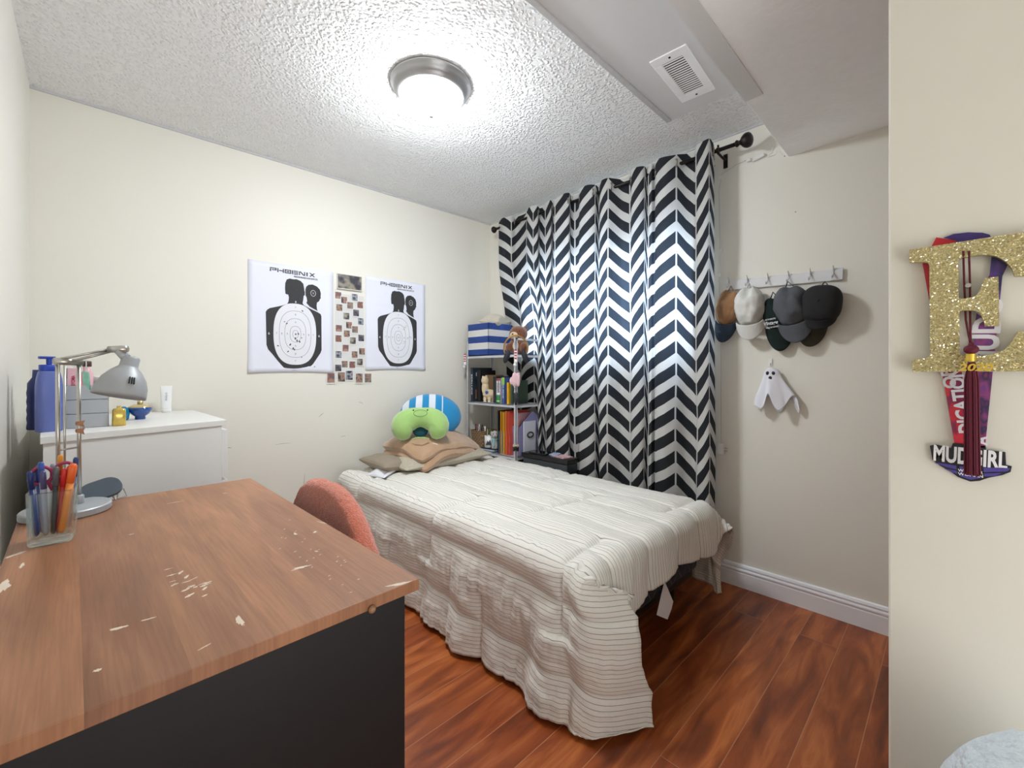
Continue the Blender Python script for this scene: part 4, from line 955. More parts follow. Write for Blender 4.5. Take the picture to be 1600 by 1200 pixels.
G().lathe([(.015, 0), (.016, .003), (.016, .085), (.011, .096), (.011, .11)], 24).obj('bottle_body', M('blush_plastic', (228, 178, 186), .4), t, smooth=True)
G().lathe([(.012, .1105), (.012, .128), (.010, .13)], 24).obj('cap', M('brown_cap', (84, 62, 52), .4), t, smooth=True)
t = thing('white_tube', 'white tube with dark lettering at the back left of the grey organizer', 'tube', org(-.002, .06, .06), ga)
G().bx((-.001, 0, 0), (.018, .012, .15)).obj('tube_body', white_plastic, t, bevel=.003)
G().bx((.004, -.0006, .11), (.014, 0, .145)).obj('label_band', black_plastic, t)
t = thing('cotton_jar', 'clear jar with a white lid at the right of the grey organizer', 'jar', org(.092, .075, .101), ga)
G().lathe([(.022, 0), (.024, .003), (.024, .05)], 28).obj('jar_body', M('frosted_clear', (206, 214, 220), .3, trans=.3), t, smooth=True)
G().lathe([(.025, .0505), (.025, .074), (.023, .076)], 28).obj('lid', white_plastic, t, smooth=True)
t = thing('lip_balm', 'pink and purple round balm pot in the front of the organizer', 'cosmetic pot', org(.080, .018, .101), ga)
G().ell((0, 0, .014), (.014, .012, .014)).obj('pot', M('candy_pink', (206, 122, 168), .3), t, smooth=True)
# perfumes
def small(name, label, cat, px, py, prof, mat, sq=None, extra=None, z=DZ, dy=0):
    p = on(px, py, 2, z); t = thing(name, label, cat, (p.x, p.y+dy, z+.0005))
    G().lathe(prof, 32, sq=sq).obj('bottle_body', mat, t, smooth=True)
    if extra:
        for nm, pr2, m2 in extra: G().lathe(pr2, 24).obj(nm, m2, t, smooth=True)
gold = M('yellow_gold_glass', (206, 178, 92), .18, metal=.5, var=(55, .5))
small('perfume_bottle', 'square gold and olive patterned perfume bottle under the lamp shade', 'perfume', 186, 665, [(.017, 0), (.019, .003), (.018, .055), (.016, .060), (.006, .062), (.006, .07)], gold, 5)
small('perfume_bottle', 'teal rounded bottle partly behind the gold perfume bottle', 'perfume', 193, 657, [(.012, 0), (.016, .005), (.019, .025), (.016, .045), (.006, .055)], M('teal_glass', (20, 118, 158), .15))
small('perfume_bottle', 'deep blue bowl-shaped perfume bottle with gold top on the dresser', 'perfume', 219, 655, [(.017, 0), (.018, .002), (.017, .012), (.030, .022), (.038, .036), (.040, .048)], M('sapphire_glass', (14, 72, 150), .08, coat=1),
      extra=[('neck', [(.0402, .0485), (.040, .051), (.022, .060), (.010, .062), (0, .062)], M('pale_gold', (214, 196, 150), .2, metal=.7)), ('cap', [(.009, .0625), (.010, .064), (.010, .075), (0, .076)], MATS['pale_gold'])])
t = thing('cream_tube', 'white upright cream tube with small print near the back wall', 'tube', (on(258, 643, 2, DZ).x, 2.655, DZ+.0005))
G().lathe([(.019, 0), (.020, .003), (.020, .018)], 24).obj('cap', white_plastic, t, smooth=True)
g = G(); 
def tf(u, v):
    a = 2*PI*u; k = 1-v*.75; return Vector((.020*math.cos(a)*(1+.15*v), .018*math.sin(a)*k, .0185+.108*v))
g.grid(tf, 28, 8).obj('tube_body', M('gloss_white', (238, 238, 238), .25), t, smooth=True)
g = G().text('crème', .010, .0, .0, 0, mtx=T(0, -.0165, .075) @ Matrix.Rotation(PI/2, 4, 'X') @ Matrix.Rotation(-PI/2, 4, 'Z')); g.obj('small_print', M('blue_grey_ink', (110, 120, 150), .6), t)

# ------------------------------------------------------------------ desk
KX0, KX1, KY0, KY1, KZ = -.112, .378, .612, 1.580, .74
desk = thing('desk', 'worn walnut-topped desk with black ends, in the foreground', 'desk', ((KX0+KX1)/2, (KY0+KY1)/2, 0))
kx, ky = (KX0+KX1)/2, (KY0+KY1)/2; hx, hy = (KX1-KX0)/2, (KY1-KY0)/2
# slightly out of square with the wall
desk.rotation_euler = (0, 0, math.radians(1.2))
G().bx((-hx, -hy, KZ-.0185), (hx, hy, KZ)).obj('desktop', desk_m, desk, bevel=.0012)
G().bx((-hx+.015, -hy+.018, 0), (hx-.016, -hy+.036, KZ-.019)).obj('side_panel', black_wood, desk, bevel=.001)
G().bx((-hx+.015, hy-.036, 0), (hx-.016, hy-.018, KZ-.019)).obj('side_panel', black_wood, desk, bevel=.001)
G().bx((-hx+.015, -hy+.037, .30), (-hx+.030, hy-.037, KZ-.019)).obj('back_panel', black_wood, desk)
G().lathe([(.004, 0), (.006, .003), (.004, .006), (0, .007)], 14, T(hx-.085, -hy-.0005, KZ-.0165) @ Matrix.Rotation(PI/2, 4, 'X')).obj('edge_button', M('tan_plastic', (150, 110, 78), .4), desk)
chip = M('bare_chipboard', (222, 208, 190), .8, var=(60, .08))
def blob(cx, cy, L_, Wd, ang, seed, n=26):
    out = []
    for i in range(n):
        a = 2*PI*i/n; r = 1+.8*noise.noise(Vector((math.cos(a)*2.2+seed, math.sin(a)*2.2, seed*.7)))+.4*noise.noise(Vector((math.cos(a)*5+seed, math.sin(a)*5, 3)))
        x, y = math.cos(a)*L_/2*r, math.sin(a)*Wd/2*r
        out.append((cx+x*math.cos(ang)-y*math.sin(ang), cy+x*math.sin(ang)+y*math.cos(ang)))
    return out
g = G(); mi = desk.matrix_basis.inverted() if False else (T(kx, ky, 0) @ Matrix.Rotation(math.radians(1.2), 4, 'Z')).inverted()
def chipat(px, py, px2, py2, wd, seed):
    a1, b1 = mi @ on(px, py, 2, KZ), mi @ on(px2, py2, 2, KZ); c = (a1+b1)/2; d = b1-a1
    pl = blob(c.x, c.y, max(.004, d.length), wd, math.atan2(d.y, d.x), seed)
    pl = [(max(-hx+.001, min(hx-.001, x)), max(-hy+.001, min(hy-.001, y))) for x, y in pl]
    G().prism(pl, KZ-.0002, KZ+.0003).obj('bare_patch', chip, desk)
for c in ((12, 871, 40, 861, .010, 1), (31, 888, 37, 880, .005, 2), (2, 925, 8, 908, .014, 3), (608, 916, 650, 908, .008, 4), (453, 891, 486, 883, .007, 5), (171, 985, 199, 978, .006, 6), (222, 970, 244, 964, .003, 7), (368, 963, 380, 977, .007, 8), (147, 1048, 157, 1047, .006, 9), (310, 1016, 330, 1005, .002, 10), (200, 836, 209, 834, .004, 11), (262, 787, 284, 783, .0025, 12), (348, 771, 354, 770, .004, 13), (490, 833, 494, 830, .006, 14), (498, 815, 517, 820, .004, 15), (460, 833, 463, 836, .005, 16), (492, 861, 497, 862, .004, 17)):
    chipat(*c)
rr = random.Random(3)
for k in range(34):
    px = 252+rr.random()*66; py = 890+rr.random()*48
    if abs((py-890)-(px-252)*.62) > 20: continue
    chipat(px, py, px+3+rr.random()*11, py-2-rr.random()*4, .0016+rr.random()*.0035, k+30)
for k in range(26):
    px = 430+rr.random()*130; py = 800+(px-430)*.62+rr.random()*60
    chipat(px, py, px+1+rr.random()*3, py-1, .0010+rr.random()*.001, k+80)

# chair behind the desk with a towel over its back
ch = thing('desk_chair', 'round-backed chair pulled in at the desk, hidden under the coral towel', 'chair', (.257, 1.228, 0))
def back_h(s): return .752-.135*abs(s)**3.2
g = G(); pl = [(-.235, .44)]+[(s*.235, back_h(s)-.008) for s in [-1+2*k/24 for k in range(25)]]+[(.235, .44)]
g.prism(pl, 0, .022, T(.212, 0, 0) @ Matrix.Rotation(PI/2, 4, 'Z') @ Matrix.Rotation(PI/2, 4, 'X')); g.obj('backrest', black_plastic, ch, bevel=.006)
G().bx((-.20, -.22, .43), (.205, .22, .465)).obj('seat', black_plastic, ch, bevel=.015, seg=3)
for sx in (-.17, .19):
    for sy in (-.19, .19): G().tube([(sx, sy, .43), (sx*1.1, sy*1.1, 0)], .013, 10).obj('leg', black_metal, ch)
coral = M('coral_terry', (220, 122, 96), .98, bump=(260, 1., .006), var=(170, .22), sheen=.6)
def towel(u, v):
    s = u*2-1; y = s*.252; top = .770-.135*abs(s)**3.0
    L_ = .36; d = (v-.5)*2*(L_+.03)
    r = .022
    if abs(d) < .035: a = d/.035*PI/2; x = math.sin(a)*r; z = top-r+math.cos(a)*r
    else: x = math.copysign(r, d)+math.copysign(.012*((abs(d)-.035)/.3), d); z = top-r-(abs(d)-.035)*.95
    x += .006*fbm((y*8, d*5, 1), 1, 2); z += .003*fbm((y*20, 4, d), 1, 2)
    n = fbm((y*130, d*130, 2), 1, 2)*.0022
    return Vector((.478+x+(n if d >= 0 else -n), 1.228+y, z+n))
o = G().grid(towel, 150, 190).obj('towel', coral, smooth=True, solid=.006); tag(o, 'coral terry towel draped over the chair back beside the desk', 'towel')

# ------------------------------------------------------------------ desk lamp
lmx, lmy = on(101, 803, 2, KZ).x+.004, on(101, 803, 2, KZ).y
lamp = thing('desk_lamp', 'silver-grey metal desk lamp with bell shade and jointed arm', 'desk lamp', (lmx, lmy, KZ+.0005))
silver = M('silver_paint', (172, 176, 180), .4, metal=.25)
G().lathe([(.078, 0), (.080, .003), (.080, .015), (.077, .018), (0, .018)], 56).obj('base', silver, lamp, smooth=False, bevel=.001)
def lampP(px, py, Y): 
    p = on(px, py, 1, Y); return Vector((p.x-lmx, p.y-lmy, p.z-KZ-.0005))
YL = lmy
pa, pb2 = lampP(88, 565, YL-.012), lampP(122, 567, YL+.012)
zt_ = lampP(88, 565, YL).z
r1 = Vector((lampP(91, 700, YL-.012).x, -.012, 0)); r2_ = Vector((lampP(124, 700, YL+.01).x, .010, 0)); r3 = Vector((lampP(101, 700, YL+.03).x, .030, 0))
G().tube([(r1.x, r1.y, .018), (r1.x-.001, r1.y, zt_)], .0042, 12).obj('post', chrome, lamp, smooth=True)
G().tube([(r2_.x, r2_.y, .018), (r2_.x-.001, r2_.y, zt_)], .0042, 12).obj('post', chrome, lamp, smooth=True)
G().tube([(r3.x, r3.y, .018), (r3.x, r3.y, zt_)], .0025, 10).obj('tension_rod', chrome, lamp, smooth=True)
G().tube([(r1.x, r1.y, .155), (r2_.x, r2_.y, .156)], .0022, 8).obj('crossbar', chrome, lamp, smooth=True)
G().lathe([(.008, .018), (.009, .020), (.009, .036), (.007, .039)], 18, T(r2_.x, r2_.y, 0)).obj('socket', silver, lamp, smooth=True)
G().tube([(r1.x-.006, r1.y-.003, zt_+.001), (r2_.x+.004, r2_.y+.003, zt_-.001)], .0085, 16).obj('lower_joint', chrome, lamp, smooth=True)
YH = lmy-.02
h1 = lampP(170, 546, YH+.01); h2 = lampP(199, 545, YH-.01)
for k, (dx, dz) in enumerate(((0, .002), (.016, -.004))):
    G().tube([(r1.x+dx+.002, r1.y+dx*.5, zt_+dz+.004), (h1.x+.004, h1.y, h1.z+dz-.001)], .0032, 10).obj('arm', chrome, lamp, smooth=True)
G().tube([h1, h2], .0085, 16).obj('upper_joint', chrome, lamp, smooth=True)
sc = lampP(205, 560, YH); mv = lampP(187, 616, YH-.01); ax = (sc-mv).normalized()
zq = Vector((0, 0, 1)).rotation_difference(ax).to_matrix().to_4x4()
Ls = (sc-mv).length
G().tube([(h1+h2)/2+Vector((0, 0, -.003)), sc+ax*-.004+Vector((-.008, 0, .004))], [.009, .011], 12).obj('neck', silver, lamp, smooth=True)
ms_ = T(*sc) @ zq @ T(0, 0, -.0)
prof = [(0, .004), (.016, .003), (.0185, -.001), (.019, -.020), (.0205, -.024), (.032, -.036), (.044, -.054), (.051, -.074), (.053, -.092), (.0535, -.100), (.052, -.1), (.050, -.075), (.042, -.055), (.03, -.038), (.0, -.028)]
G().lathe(prof, 48, ms_).obj('shade', M('satin_silver_paint', (160, 163, 166), .45, metal=.15), lamp, smooth=True)
g = G()
for k in range(6):
    a = 2*PI*k/6; g.lathe([(.0022, .0035), (.0022, .0045), (0, .0045)], 8, ms_ @ T(.010*math.cos(a), .010*math.sin(a), 0))
tc_ = Vector((-lmx, -lmy, CAM_H-KZ))-mv; tc_.normalize(); 
loc = (ms_.to_3x3().inverted() @ tc_); av = math.atan2(loc.y, loc.x)
for k in (-1, 0, 1):
    a = av+.30+k*.10; rad = .0475
    g.box((0, 0, 0), (.004, .0018, .018), ms_ @ Matrix.Rotation(a, 4, 'Z') @ T(rad, 0, -.060) @ Matrix.Rotation(math.radians(-22), 4, 'Y'))
g.obj('vent_slots', black_plastic, lamp)
# little wire bows tied round the rear post
cop = M('copper_ribbon', (190, 138, 110), .4, metal=.4, var=(90, .3))
for z_, dx, lb in ((.215, 0, 'upper'), (.197, 0, 'lower')):
    g = G()
    g.tube([(.0055*math.cos(a), .0055*math.sin(a), .004*math.sin(2*a)) for a in [2*PI*k/12 for k in range(12)]], .0022, 6, closed=True)
    g.prism([(0, -.004), (.016, -.009), (.013, 0), (.017, .008), (0, .004)], 0, .001, Matrix.Rotation(-.6, 4, 'Z') @ T(0, -.006, 0) @ Matrix.Rotation(PI/2, 4, 'X'))
    o = g.obj('ribbon_tie', cop, loc=(lmx+r2_.x, lmy+r2_.y, KZ+z_)); tag(o, '%s of the two copper ribbon ties round the lamp post' % lb, 'ribbon', 'ribbon ties on the lamp post')
# mint sachet hanging from the arm
s0 = lampP(134, 580, lmy); s0w = Vector((s0.x+lmx, lmy-.005, s0.z+KZ))
t = thing('hanging_charm', 'mint green iridescent charm dangling from the lamp arm', 'charm', s0w)
G().tube([(0, 0, .0), (.001, 0, .018), (0, 0, .036)], .0012, 6).obj('cord', white_ink, t)
G().prism([(-.006, 0), (.007, -.002), (.009, -.024), (.011, -.046), (.004, -.040), (-.006, -.028)], -.002, .002, Matrix.Rotation(-.7, 4, 'Z') @ Matrix.Rotation(PI/2, 4, 'X')).obj('pendant', M('mint_foil', (148, 208, 190), .25, metal=.2, var=(80, .3)), t, bevel=.001)
G().tube([(.004*math.cos(a)+.004, .0, .004+.006*math.sin(a)) for a in [2*PI*k/14 for k in range(14)]], .0008, 6, closed=True).obj('ring', chrome, t)

# rounded slate case on a wire stand
p1 = on(128, 788, 2, KZ); p2 = on(193, 776, 2, KZ)
cx_, cy_ = (p1.x+p2.x)/2, (p1.y+p2.y)/2-.005; ca = math.atan2(p2.y-p1.y, p2.x-p1.x)
t = thing('folded_stand', 'dark slate rounded panel on a folding metal bracket behind the lamp', 'stand', (cx_, cy_, KZ+.0005), ca)
Lh = (p2-p1).length
def rrect(w, h, r, n=6):
    out = []
    for cx2, cy2, a0 in ((w/2-r, h/2-r, 0), (-w/2+r, h/2-r, 90), (-w/2+r, -h/2+r, 180), (w/2-r, -h/2+r, 270)):
        for k in range(n+1): a = math.radians(a0+90*k/n); out.append((cx2+r*math.cos(a), cy2+r*math.sin(a)))
    return out
mtS = T(-.004, 0, .030) @ Matrix.Rotation(math.radians(-14), 4, 'Y') @ Matrix.Rotation(math.radians(38), 4, 'X')
G().prism(rrect(Lh*1.0, .062, .026), -.004, .004, mtS).obj('panel', M('slate_plastic', (74, 84, 94), .35), t, bevel=.001)
g = G().tube([(Lh*.30, -.01, 0), (Lh*.55, -.01, .003), (Lh*.50, .0, .022), (Lh*.36, .0, .018)], .0016, 8, closed=True); g.tube([(.02, -.02, 0), (.012, -.01, .018)], .002, 8); g.obj('bracket', chrome, t)

# ------------------------------------------------------------------ pencil glass with pens
q1 = on(40, 858, 2, KZ); q2 = on(112, 846, 2, KZ); uq = (q2-q1); qa = math.atan2(uq.y, uq.x); qw = uq.length
cq = q1+uq/2+Vector((-math.sin(qa), math.cos(qa), 0))*qw/2
t = thing('pencil_glass', 'square clear glass tumbler full of pens on the desk corner', 'pencil holder', (cq.x, cq.y, KZ+.0004), qa)
s_ = qw/2
gm = bpy.data.materials.new('clear_glass'); gm.use_nodes = True; N, L = nt(gm); N.remove(N['Principled BSDF'])
gb = N.new('ShaderNodeBsdfGlass'); gb.inputs['IOR'].default_value = 1.45; gb.inputs['Roughness'].default_value = 0.0; gb.inputs['Color'].default_value = (.95, .985, .975, 1)
tb = N.new('ShaderNodeBsdfTransparent'); tb.inputs[0].default_value = (.93, .97, .96, 1)
mxs = N.new('ShaderNodeMixShader'); mxs.inputs[0].default_value = .5; L.new(gb.outputs[0], mxs.inputs[1]); L.new(tb.outputs[0], mxs.inputs[2]); L.new(mxs.outputs[0], N['Material Output'].inputs[0])
G().lathe([(s_*.95, 0), (s_*1.0, .003), (s_*1.06, .100), (s_*1.05, .104), (s_*.97, .104), (s_*.95, .100), (s_*.86, .018), (s_*.82, .014), (0, .013)], 48, Matrix.Rotation(0, 4, 'Z'), sq=9).obj('tumbler', gm, t, smooth=True)
pens = [('pen', 'navy blue ballpoint pen', (38, 58, 118), (30, 46, 100), -.024, -.020, -.030, -.012, .128), ('pen', 'royal blue capped pen', (44, 74, 150), (36, 60, 130), -.020, .010, -.024, .012, .133), ('pen', 'light grey clicker pen', (190, 192, 198), (60, 90, 170), -.012, -.004, -.018, .004, .142), ('pen', 'clear plastic pen with violet ink', (168, 166, 186), (80, 76, 120), -.008, -.022, -.010, -.024, .128),
        ('pen', 'white ballpoint pen', (208, 208, 212), (150, 156, 166), -.002, .006, -.003, .018, .135), ('marker', 'charcoal felt marker', (62, 62, 68), (92, 94, 100), .004, -.020, .008, -.020, .133), ('pencil', 'golden yellow pencil', (226, 168, 52), (214, 140, 40), .002, .020, .006, .028, .150), ('pen', 'red capped rollerball pen', (176, 44, 46), (196, 40, 40), .012, -.018, .019, -.018, .128),
        ('highlighter', 'orange highlighter', (232, 140, 66), (236, 110, 50), .018, -.022, .032, -.018, .136), ('marker', 'bright red-orange marker', (222, 80, 40), (226, 84, 40), .016, .010, .022, .014, .128), ('marker', 'teal blue thick marker', (60, 84, 128), (44, 66, 116), .024, .018, .030, .024, .143), ('pen', 'slim black pen', (34, 34, 38), (50, 50, 54), -.016, .020, -.026, .026, .130)]
for nm, lab, c, cc, bx_, by_, tx_, ty_, L_ in pens:
    k = math.cos(qa); s2 = math.sin(qa)
    b_w = Vector((cq.x+(bx_*k-by_*s2)*.8, cq.y+(bx_*s2+by_*k)*.8, KZ+.018)); tw = Vector((cq.x+tx_*k-ty_*s2, cq.y+tx_*s2+ty_*k, KZ+.018+L_))
    t = thing(nm, '%s standing in the square glass tumbler' % lab, nm, b_w, group=None)
    d = (tw-b_w); e = d.normalized()
    r0 = .0042 if nm != 'highlighter' else .006
    G().tube([(0, 0, 0), e*.006, e*(d.length*.72)], [r0*.5, r0, r0], 10).obj('barrel', M('pen_'+lab.split()[0]+lab.split()[1], c, .35), t, smooth=True)
    G().tube([e*(d.length*.721), e*(d.length-.004), e*d.length], [r0*1.12, r0*1.1, r0*.7], 10).obj('cap', M('cap_'+lab.split()[0]+lab.split()[1], cc, .35), t, smooth=True)
# scissors
t = thing('scissors', 'scissors with magenta and grey ring handles in the glass tumbler', 'scissors', (cq.x, cq.y+.012, KZ+.02), tocam(cq.x, cq.y))
hz = CAM_H+(582-741)/675*(cq.x*math.cos(A0)+(cq.y+.01)*math.sin(A0))-KZ-.02
G().prism([(-.004, 0), (.004, 0), (.006, hz-.03), (-.006, hz-.03)], -.001, .001, Matrix.Rotation(PI/2, 4, 'X')).obj('blades', chrome, t)
for sx, rx in ((-1, .016), (1, .016)):
    G().tube([(sx*.0165+rx*math.cos(a)*.95, 0, hz+rx*1.05*math.sin(a)+(.004 if sx > 0 else 0)) for a in [2*PI*k/28 for k in range(28)]], .0032, 10, closed=True).obj('handle', M('magenta_plastic', (160, 50, 92), .4), t, smooth=True)
    G().tube([(0, 0, hz-.035), (sx*.007, 0, hz-.014)], .0035, 8).obj('shank', MATS['magenta_plastic'], t)

# ------------------------------------------------------------------ hook rail and caps on the right wall
BW = XB
def wb(px, py, X=BW): return onB(px, py, X)
a1 = wb(1137, 439); b1 = wb(1317, 420); c1 = wb(1317, 434)
zr = 0; y_top = (a1.y+b1.y)/2; y_bot = y_top-(b1.y-c1.y)*1.15
tl = b1.x-a1.x; tilt = math.atan2(b1.y-a1.y, tl)
rail = thing('hook_rail', 'white wooden hook rail holding caps on the wall right of the curtain', 'hook rail', mtx=WB_M(BW) @ T(a1.x, a1.y, 0) @ Matrix.Rotation(tilt, 4, 'Z'))
rh = .050
G().bx((0, -rh, .0005), (tl, 0, .012)).obj('board', M('rail_white', (222, 222, 224), .4), rail, bevel=.002)
G().bx((tl*.92, -rh*.98, .0125), (tl+.004, 0+.004, .016)).obj('end_plate', chrome if False else M('rail_white2', (214, 214, 218), .3), rail, bevel=.002)
hookx = [wb(p, 440).x-a1.x for p in (1141, 1170, 1202, 1234, 1268, 1304)]
for hxk in hookx:
    g = G().tube([(hxk, -.012, .012), (hxk, -.018, .020), (hxk, -.034, .030), (hxk, -.040, .042), (hxk, -.030, .052)], .0028, 8); g.tube([(hxk, -.012, .013), (hxk, .004, .024), (hxk, .012, .034)], .0028, 8)
    g.obj('hook', white_metal, rail, smooth=True)

def cap_hat(name, label, px, py, w, h, crown, brim, zoff, brimlen, tilt=0., button=None, strap=None, flat=False, seed=0, depth=.085, brimw=.92, mat_patch=None):
    """baseball cap hanging by its back strap: crown outwards, brim down; px,py = centre of the crown"""
    p = wb(px, py, BW-zoff)
    t = thing(name, label, 'cap', mtx=WB_M(BW) @ T(p.x, p.y, .004) @ Matrix.Rotation(tilt, 4, 'Z'))
    def fn(q, d):
        q = q.copy(); q.z = max(q.z, -.0)
        if not flat:
            q *= 1+.12*fbm((d.x*1.7+seed, d.y*1.7, d.z*1.7), 1, 2)
            pinch = math.exp(-((q.x-.004)/.016)**2)*smooth01((q.y)/(h*.5))
            q.z *= 1-.32*pinch
            q.y -= .012*pinch*smooth01(q.y/(h*.5))
        return q
    g = G().ell((0, 0, zoff*.35), (w/2, h/2, zoff*.62 if not flat else zoff*.55), fn=fn, nu=48, nv=32, p=(1.0 if not flat else .74))
    g.obj('crown', crown, t, smooth=True)
    # brim: curved crescent plate below
    bw = w*brimw/2
    def bf(u, v):
        a = math.radians(200+140*u)            # along lower rim
        ex = bw*math.cos(a)*1.0; ey = -h*.30+(.30*h)*math.sin(a)*.55
        ox_ = ex*(1-v)+(bw*1.02*math.cos(math.radians(186+168*u)))*v; oy_ = ey*(1-v)+(-h*.34+brimlen*1.0*math.sin(math.radians(186+168*u))*1.0)*v
        zz = zoff*.72-(.018)*v*1.0-.026*(math.cos(a)/1.0)**2
        return Vector((ox_, oy_, max(.004, zz)))
    G().grid(bf, 36, 12).obj('brim', brim, t, smooth=True, solid=.004)
    if button is not None: G().ell((button[0], button[1], button[2]), (.006, .006, .003), nu=12, nv=8).obj('button', button[3], t, smooth=True)
    # strap loop up to the hook
    sm = strap or crown
    sh_ = h*.5+.018
    G().tube([(-w*.20, h*.30, zoff*.35), (-w*.10, h*.46, .03), (0, sh_, .034), (w*.12, h*.46, .03), (w*.22, h*.30, zoff*.35)], .0055, 8, flat=.4).obj('strap', sm, t, smooth=True)
    return t
def cloth(n, c, v=.10): return M(n, c, .9, bump=(220, .35, .0015), var=(30, v))
greenc = cloth('bottle_green_twill', (14, 32, 30)); greyc = cloth('washed_grey_denim', (84, 88, 94), .2); whitec = cloth('white_twill', (214, 214, 210), .04)
olive = cloth('olive_twill', (62, 60, 50)); brownc = cloth('caramel_suede', (156, 118, 84)); navyb = cloth('slate_blue_brim', (52, 66, 84)); blackc = cloth('charcoal_black_wool', (36, 36, 39), .06)
cap_hat('baseball_cap', 'caramel brown cap with a slate blue brim nearest the curtain', 1132, 480, .115, .185, brownc, navyb, .080, .112, tilt=-.15, button=(-.012, .03, .058, M('steel_button', (120, 118, 116), .4, metal=.6)), seed=1)
cap_hat('baseball_cap', 'plain white baseball cap hanging from the rail second from curtain', 1164, 477, .138, .200, whitec, whitec, .115, .095, tilt=.04, seed=2)
t3 = cap_hat('baseball_cap', 'bottle green cap with white script lettering between white and grey caps', 1209, 488, .125, .165, greenc, greenc, .070, .125, tilt=.12, seed=3, strap=greenc)
g = G().text('Vintage', .022, -.016, -.050, 0, w=.058, bold=.02, shear=.3, mtx=T(0, 0, .072)); g.text('AUTHENTIC', .007, -.016, -.030, 0, w=.045, bold=.02, mtx=T(0, 0, .074)); g.text('PREMIUM GOODS', .007, -.014, -.068, 0, w=.052, bold=.02, mtx=T(0, 0, .070)); g.obj('lettering', white_ink, t3)
cap_hat('baseball_cap', 'olive green cap mostly hidden behind the round black cap', 1266, 483, .125, .17, olive, olive, .060, .108, tilt=-.05, seed=4)
cap_hat('baseball_cap', 'washed grey denim cap with light stitching in front of the green cap', 1230, 475, .145, .200, greyc, greyc, .125, .105, tilt=.16, button=(-.025, .028, .095, M('grey_eyelet', (120, 122, 126), .5)), seed=5)
cap_hat('flat_crown_cap', 'charcoal black round flat-crowned cap at the right end of the caps', 1277, 472, .150, .165, blackc, blackc, .135, .055, tilt=-.1, flat=True, button=(.0, .01, .122, blackc), seed=6, brimw=.8)

# little cloth ghost on its own hook
p = wb(1204, 566)
t = thing('adhesive_hook', 'small clear adhesive wall hook above the cloth ghost', 'hook', mtx=WB_M(BW) @ T(p.x, p.y, .001))
G().prism(rrect(.016, .036, .006), 0, .004).obj('plate', white_plastic, t)
G().tube([(0, -.004, .004), (0, -.014, .012), (0, -.012, .018)], .0022, 8).obj('peg', white_plastic, t, smooth=True)
p = wb(1203, 573, BW-.04); 
gh = thing('cloth_ghost', 'little white cloth ghost decoration hanging under the caps', 'decoration', mtx=WB_M(BW) @ T(p.x+.002, p.y-.005, .028))
ghm = M('white_muslin', (224, 224, 232), .9, bump=(120, .2, .001))
def ghost(u, v):
    a = 2*PI*u
    if v < .3: th = v/.3*PI/2; r = .030*math.sin(th); z = .030*math.cos(th)-.03
    else:
        k = (v-.3)/.7; r = .030+.046*k**1.1+.010*k*math.sin(5*a+1); z = -.03-k*(.138+.034*math.cos(5*a+.6)+.012*math.cos(9*a))
    x = r*math.cos(a)*(1.0 if math.cos(a) < 0 else 1.25)+.014*max(0, v-.3); y = r*math.sin(a)*.55
    return Vector((x, z, max(-.022, y)))
G().grid(ghost, 80, 40).obj('sheet', ghm, gh, smooth=True, solid=.0015)
for sx in (-1, 1): G().ell((sx*.0120+.001, -.026, .0155), (.0075, .0095, .0028), nu=14, nv=8).obj('eye', black_plastic, gh, smooth=True)
G().ell((.001, -.052, .0195), (.0085, .013, .0028), nu=14, nv=8).obj('mouth', black_plastic, gh, smooth=True)

# light-strip controller, cable and plug on the right wall
def wpath(pts, off=.004): return [(wb(px, py).x, wb(px, py).y, off) for px, py in pts]
t = thing('strip_light_controller', 'small white inline controller with thin wires taped by the bulkhead', 'controller', mtx=WB_M(BW))
a_ = wb(1190, 246); 
G().box((0, 0, 0), (.052, .016, .012), T(a_.x-.012, a_.y, .010) @ Matrix.Rotation(.20, 4, 'Z')).obj('controller_body', white_plastic, t, bevel=.002)
G().box((0, 0, 0), (.018, .016, .010), T(wb(1171, 251).x, wb(1171, 251).y, .010) @ Matrix.Rotation(.2, 4, 'Z')).obj('connector', white_plastic, t, bevel=.002)
G().tube(wpath([(1200, 244), (1205, 240), (1209, 228), (1207, 216), (1202, 208)], .006), .0012, 6).obj('wire', white_plastic, t)
G().tube(wpath([(1200, 246), (1212, 242), (1216, 236), (1220, 240), (1225, 245)], .006), .0012, 6).obj('wire', white_plastic, t)
t = thing('wall_cable', 'thin white cable running down the wall beside the curtain', 'cable', mtx=WB_M(BW))
G().tube(wpath([(1166, 251), (1150, 258), (1136, 268), (1128, 272), (1124, 300), (1125, 380), (1123, 420), (1126, 500), (1127, 560), (1127, 620), (1127, 692)], .004), .0018, 6).obj('cord', M('cable_grey_white', (205, 205, 200), .5), t)
for px, py in ((1126, 278), (1127, 392), (1125, 430)): G().box((0, 0, 0), (.014, .016, .005), T(wb(px, py).x, wb(px, py).y, .004)).obj('clip', white_plastic, t, bevel=.001)
pp = wb(1129, 701)
t = thing('power_adapter', 'small white power plug hanging by its cable low on the wall', 'power adapter', mtx=WB_M(BW) @ T(pp.x, pp.y, .016))
G().box((-.002, 0, 0), (.030, .055, .028)).obj('adapter_body', white_plastic, t, bevel=.004)
g = G().bx((.0135, .006, -.004), (.030, .009, .003)); g.bx((.0135, -.009, -.004), (.030, -.006, .003)); g.obj('prong', chrome, t)
# nail holes
g = G()
for px, py in ((1243, 331), (1226, 244), (1116, 249), (1117, 259)): c = wb(px, py); g.lathe([(.003, 0), (.002, .0012), (0, .0012)], 8, T(c.x, c.y, 0))
o = g.obj('trim_6', MATS['grey_scuff']); o.matrix_world = WB_M(BW); tag(o, kind='structure')

